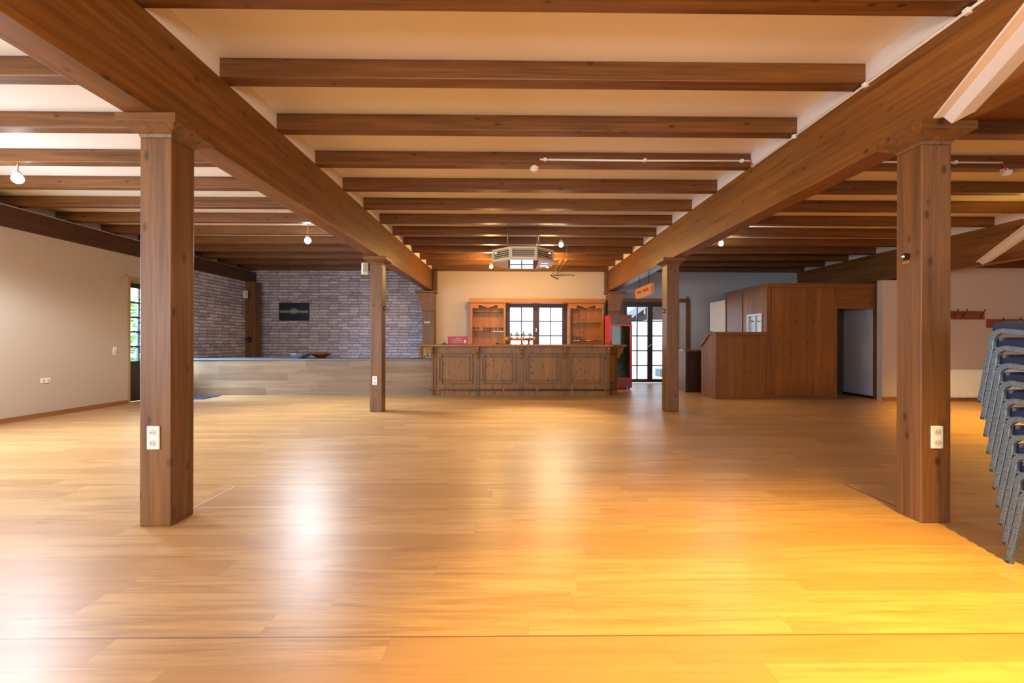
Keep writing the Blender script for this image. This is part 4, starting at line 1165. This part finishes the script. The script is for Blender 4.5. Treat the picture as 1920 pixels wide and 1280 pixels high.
# ------------------------------------------------------------------ stacked chairs
def arc(c, r0, a0, a1, n, X):
    return [(X, c[0]+r0*math.cos(a0+(a1-a0)*i/n), c[1]+r0*math.sin(a0+(a1-a0)*i/n)) for i in range(n+1)]
def sqtube(bm, pts, hw, hd):
    """rectangular tube following pts lying in a plane of constant x"""
    rings = []
    for i, p in enumerate(pts):
        p = Vector(p)
        a = Vector(pts[max(i-1,0)]); c = Vector(pts[min(i+1,len(pts)-1)])
        d = (c-a).normalized(); nrm = Vector((0, -d.z, d.y))
        rings.append([bm.verts.new(p+Vector((sx_*hw,0,0))+nrm*sn*hd) for sx_, sn in ((-1,-1),(1,-1),(1,1),(-1,1))])
    for i in range(len(rings)-1):
        for t in range(4): bm.faces.new((rings[i][t], rings[i][(t+1)%4], rings[i+1][(t+1)%4], rings[i+1][t]))
    bm.faces.new(rings[0][::-1]); bm.faces.new(rings[-1])
def make_chair(loc, label):
    """origin at the front left foot, front toward +Y, left side at x=0"""
    r = thing('stacking_chair', label, 'chair', loc, group='stacked banquet chairs')
    WD = .46
    for k, X in enumerate((0, WD)):
        # front leg rises from foot and bends back into the seat rail
        pts = [(X, 0, .0), (X, -.062, .335)]
        cyy, czz = -.062-.062, .335
        for i in range(1, 9):
            a = -.17 + (PI/2+.10)*i/8
            pts.append((X, cyy+.062*math.cos(a)*1.0, czz+.02+.062*math.sin(a)))
        pts.append((X, -.42, .375))
        b = bm_new(); sqtube(b, pts, .0125, .0155); obj('front_leg', b, HAMMER, r, bevel=.004)
        b = bm_new(); sqtube(b, [(X, -.075, .352-.03), (X, -.44, .322-.03)], .008, .006); obj('side_rail', b, HAMMER, r)
        pts = [(X, -.53, .0), (X, -.455, .28), (X, -.43, .42), (X, -.50, .62), (X, -.55, .84)]
        b = bm_new(); sqtube(b, pts, .0125, .0125); obj('rear_leg', b, HAMMER, r, bevel=.004)
        b = bm_new(); lathe(b, [(.017,0),(.017,.012)], X, 0, 0, 10); obj('foot_cap', b, BLACK, r)
        b = bm_new(); lathe(b, [(.017,0),(.017,.012)], X, -.53, 0, 10); obj('foot_cap', b, BLACK, r)
    b = bm_new(); box(b, .0126, WD-.0126, -.44, -.42, .365, .385); obj('cross_bar', b, HAMMER, r)
    b = bm_new(); box(b, .0126, WD-.0126, -.105, -.085, .36, .38); obj('cross_bar', b, HAMMER, r)
    b = bm_new(); box(b, .016, WD-.016, -.46, -.035, .405, .472); obj('seat', b, NAVY, r, bevel=.02, bseg=4)
    b = bm_new(); box(b, .02, WD-.02, -.52, -.48, .58, .86)
    bmesh.ops.rotate(b, verts=b.verts, cent=(0,-.5,.6), matrix=Matrix.Rotation(.22,3,'X')); obj('backrest', b, NAVY, r, bevel=.018, bseg=3)
    return r
cx0, cy0 = 2.765, 2.49
lab = ['bottom dotted navy chair of the stack, standing on the floor'] + ['dotted navy chair, %s from the bottom of the stack' % o_ for o_ in ords[1:9]] + ['topmost dotted navy chair of the stack with its seat cushion exposed']
ch = make_chair((cx0, cy0, 0), lab[0])
for i in range(1, 10):
    dup(ch, (cx0-.0005*i, cy0+.0165*i, .0965*i), lab[i])

# ------------------------------------------------------------------ light
def area(name, loc, rot, sx_, sy_, power, col):
    d = bpy.data.lights.new(name, 'AREA'); d.shape = 'RECTANGLE'; d.size = sx_; d.size_y = sy_; d.energy = power; d.color = col
    o = bpy.data.objects.new(name, d); COL.objects.link(o); o.location = loc; o.rotation_euler = rot; return o
DAY = (.72,.82,1.0)
for (a, c) in WLY:
    area('daylight_fill', (XL-.2, (a+c)/2, 1.6), (0, -PI/2, 0), 1.4, c-a, 150, DAY)  # lamps in the added left windows, for a cool sheen on the floor
for (a, c) in RW_:
    area('daylight_fill', ((a+c)/2, YR-.2, 1.65), (PI/2, 0, 0), c-a, 1.5, 45 if a > 3 else 150, (.97,.94,.92))  # fill lamps in the added rear windows
lo = area('daylight_fill', (-9.9, 8.6, 3.3), (0, 0, 0), 2.2, 2.2, 3500, (.50,.68,1.0))  # area lamp added out of view beyond the left door to brighten the stone wall
lo.rotation_euler = (Vector((-5.0, 12.2, .6))-lo.location).to_track_quat('-Z', 'Y').to_euler()
wd = bpy.data.worlds.new('sky'); SC.world = wd; wd.use_nodes = True
nt = wd.node_tree; bg = nt.nodes['Background']; bg.inputs[0].default_value = (.80,.90,1.0,1); bg.inputs[1].default_value = 4.0

# ------------------------------------------------------------------ camera
cd = bpy.data.cameras.new('camera'); cam = bpy.data.objects.new('camera', cd); COL.objects.link(cam)
cd.sensor_width = 36; cd.lens = F/1920*36; cd.shift_x = -(CX-960)/1920; cd.clip_start = .05
cam.matrix_world = Matrix.Translation((0,0,EYE)) @ Matrix.Rotation(-YAW,4,'Z') @ Matrix.Rotation(PI/2,4,'X') @ Matrix.Rotation(ROLL,4,'Z')
SC.camera = cam
vs = SC.view_settings; vs.view_transform = 'Standard'; vs.look = 'None'; vs.exposure = 0.08; vs.gamma = 1; vs.use_curve_mapping = False
SC.cycles.sample_clamp_indirect = 6
SC.cycles.max_bounces = 10; SC.cycles.diffuse_bounces = 5
SC.cycles.caustics_reflective = False; SC.cycles.caustics_refractive = False
SC.cycles.use_denoising = True; SC.cycles.transparent_max_bounces = 24
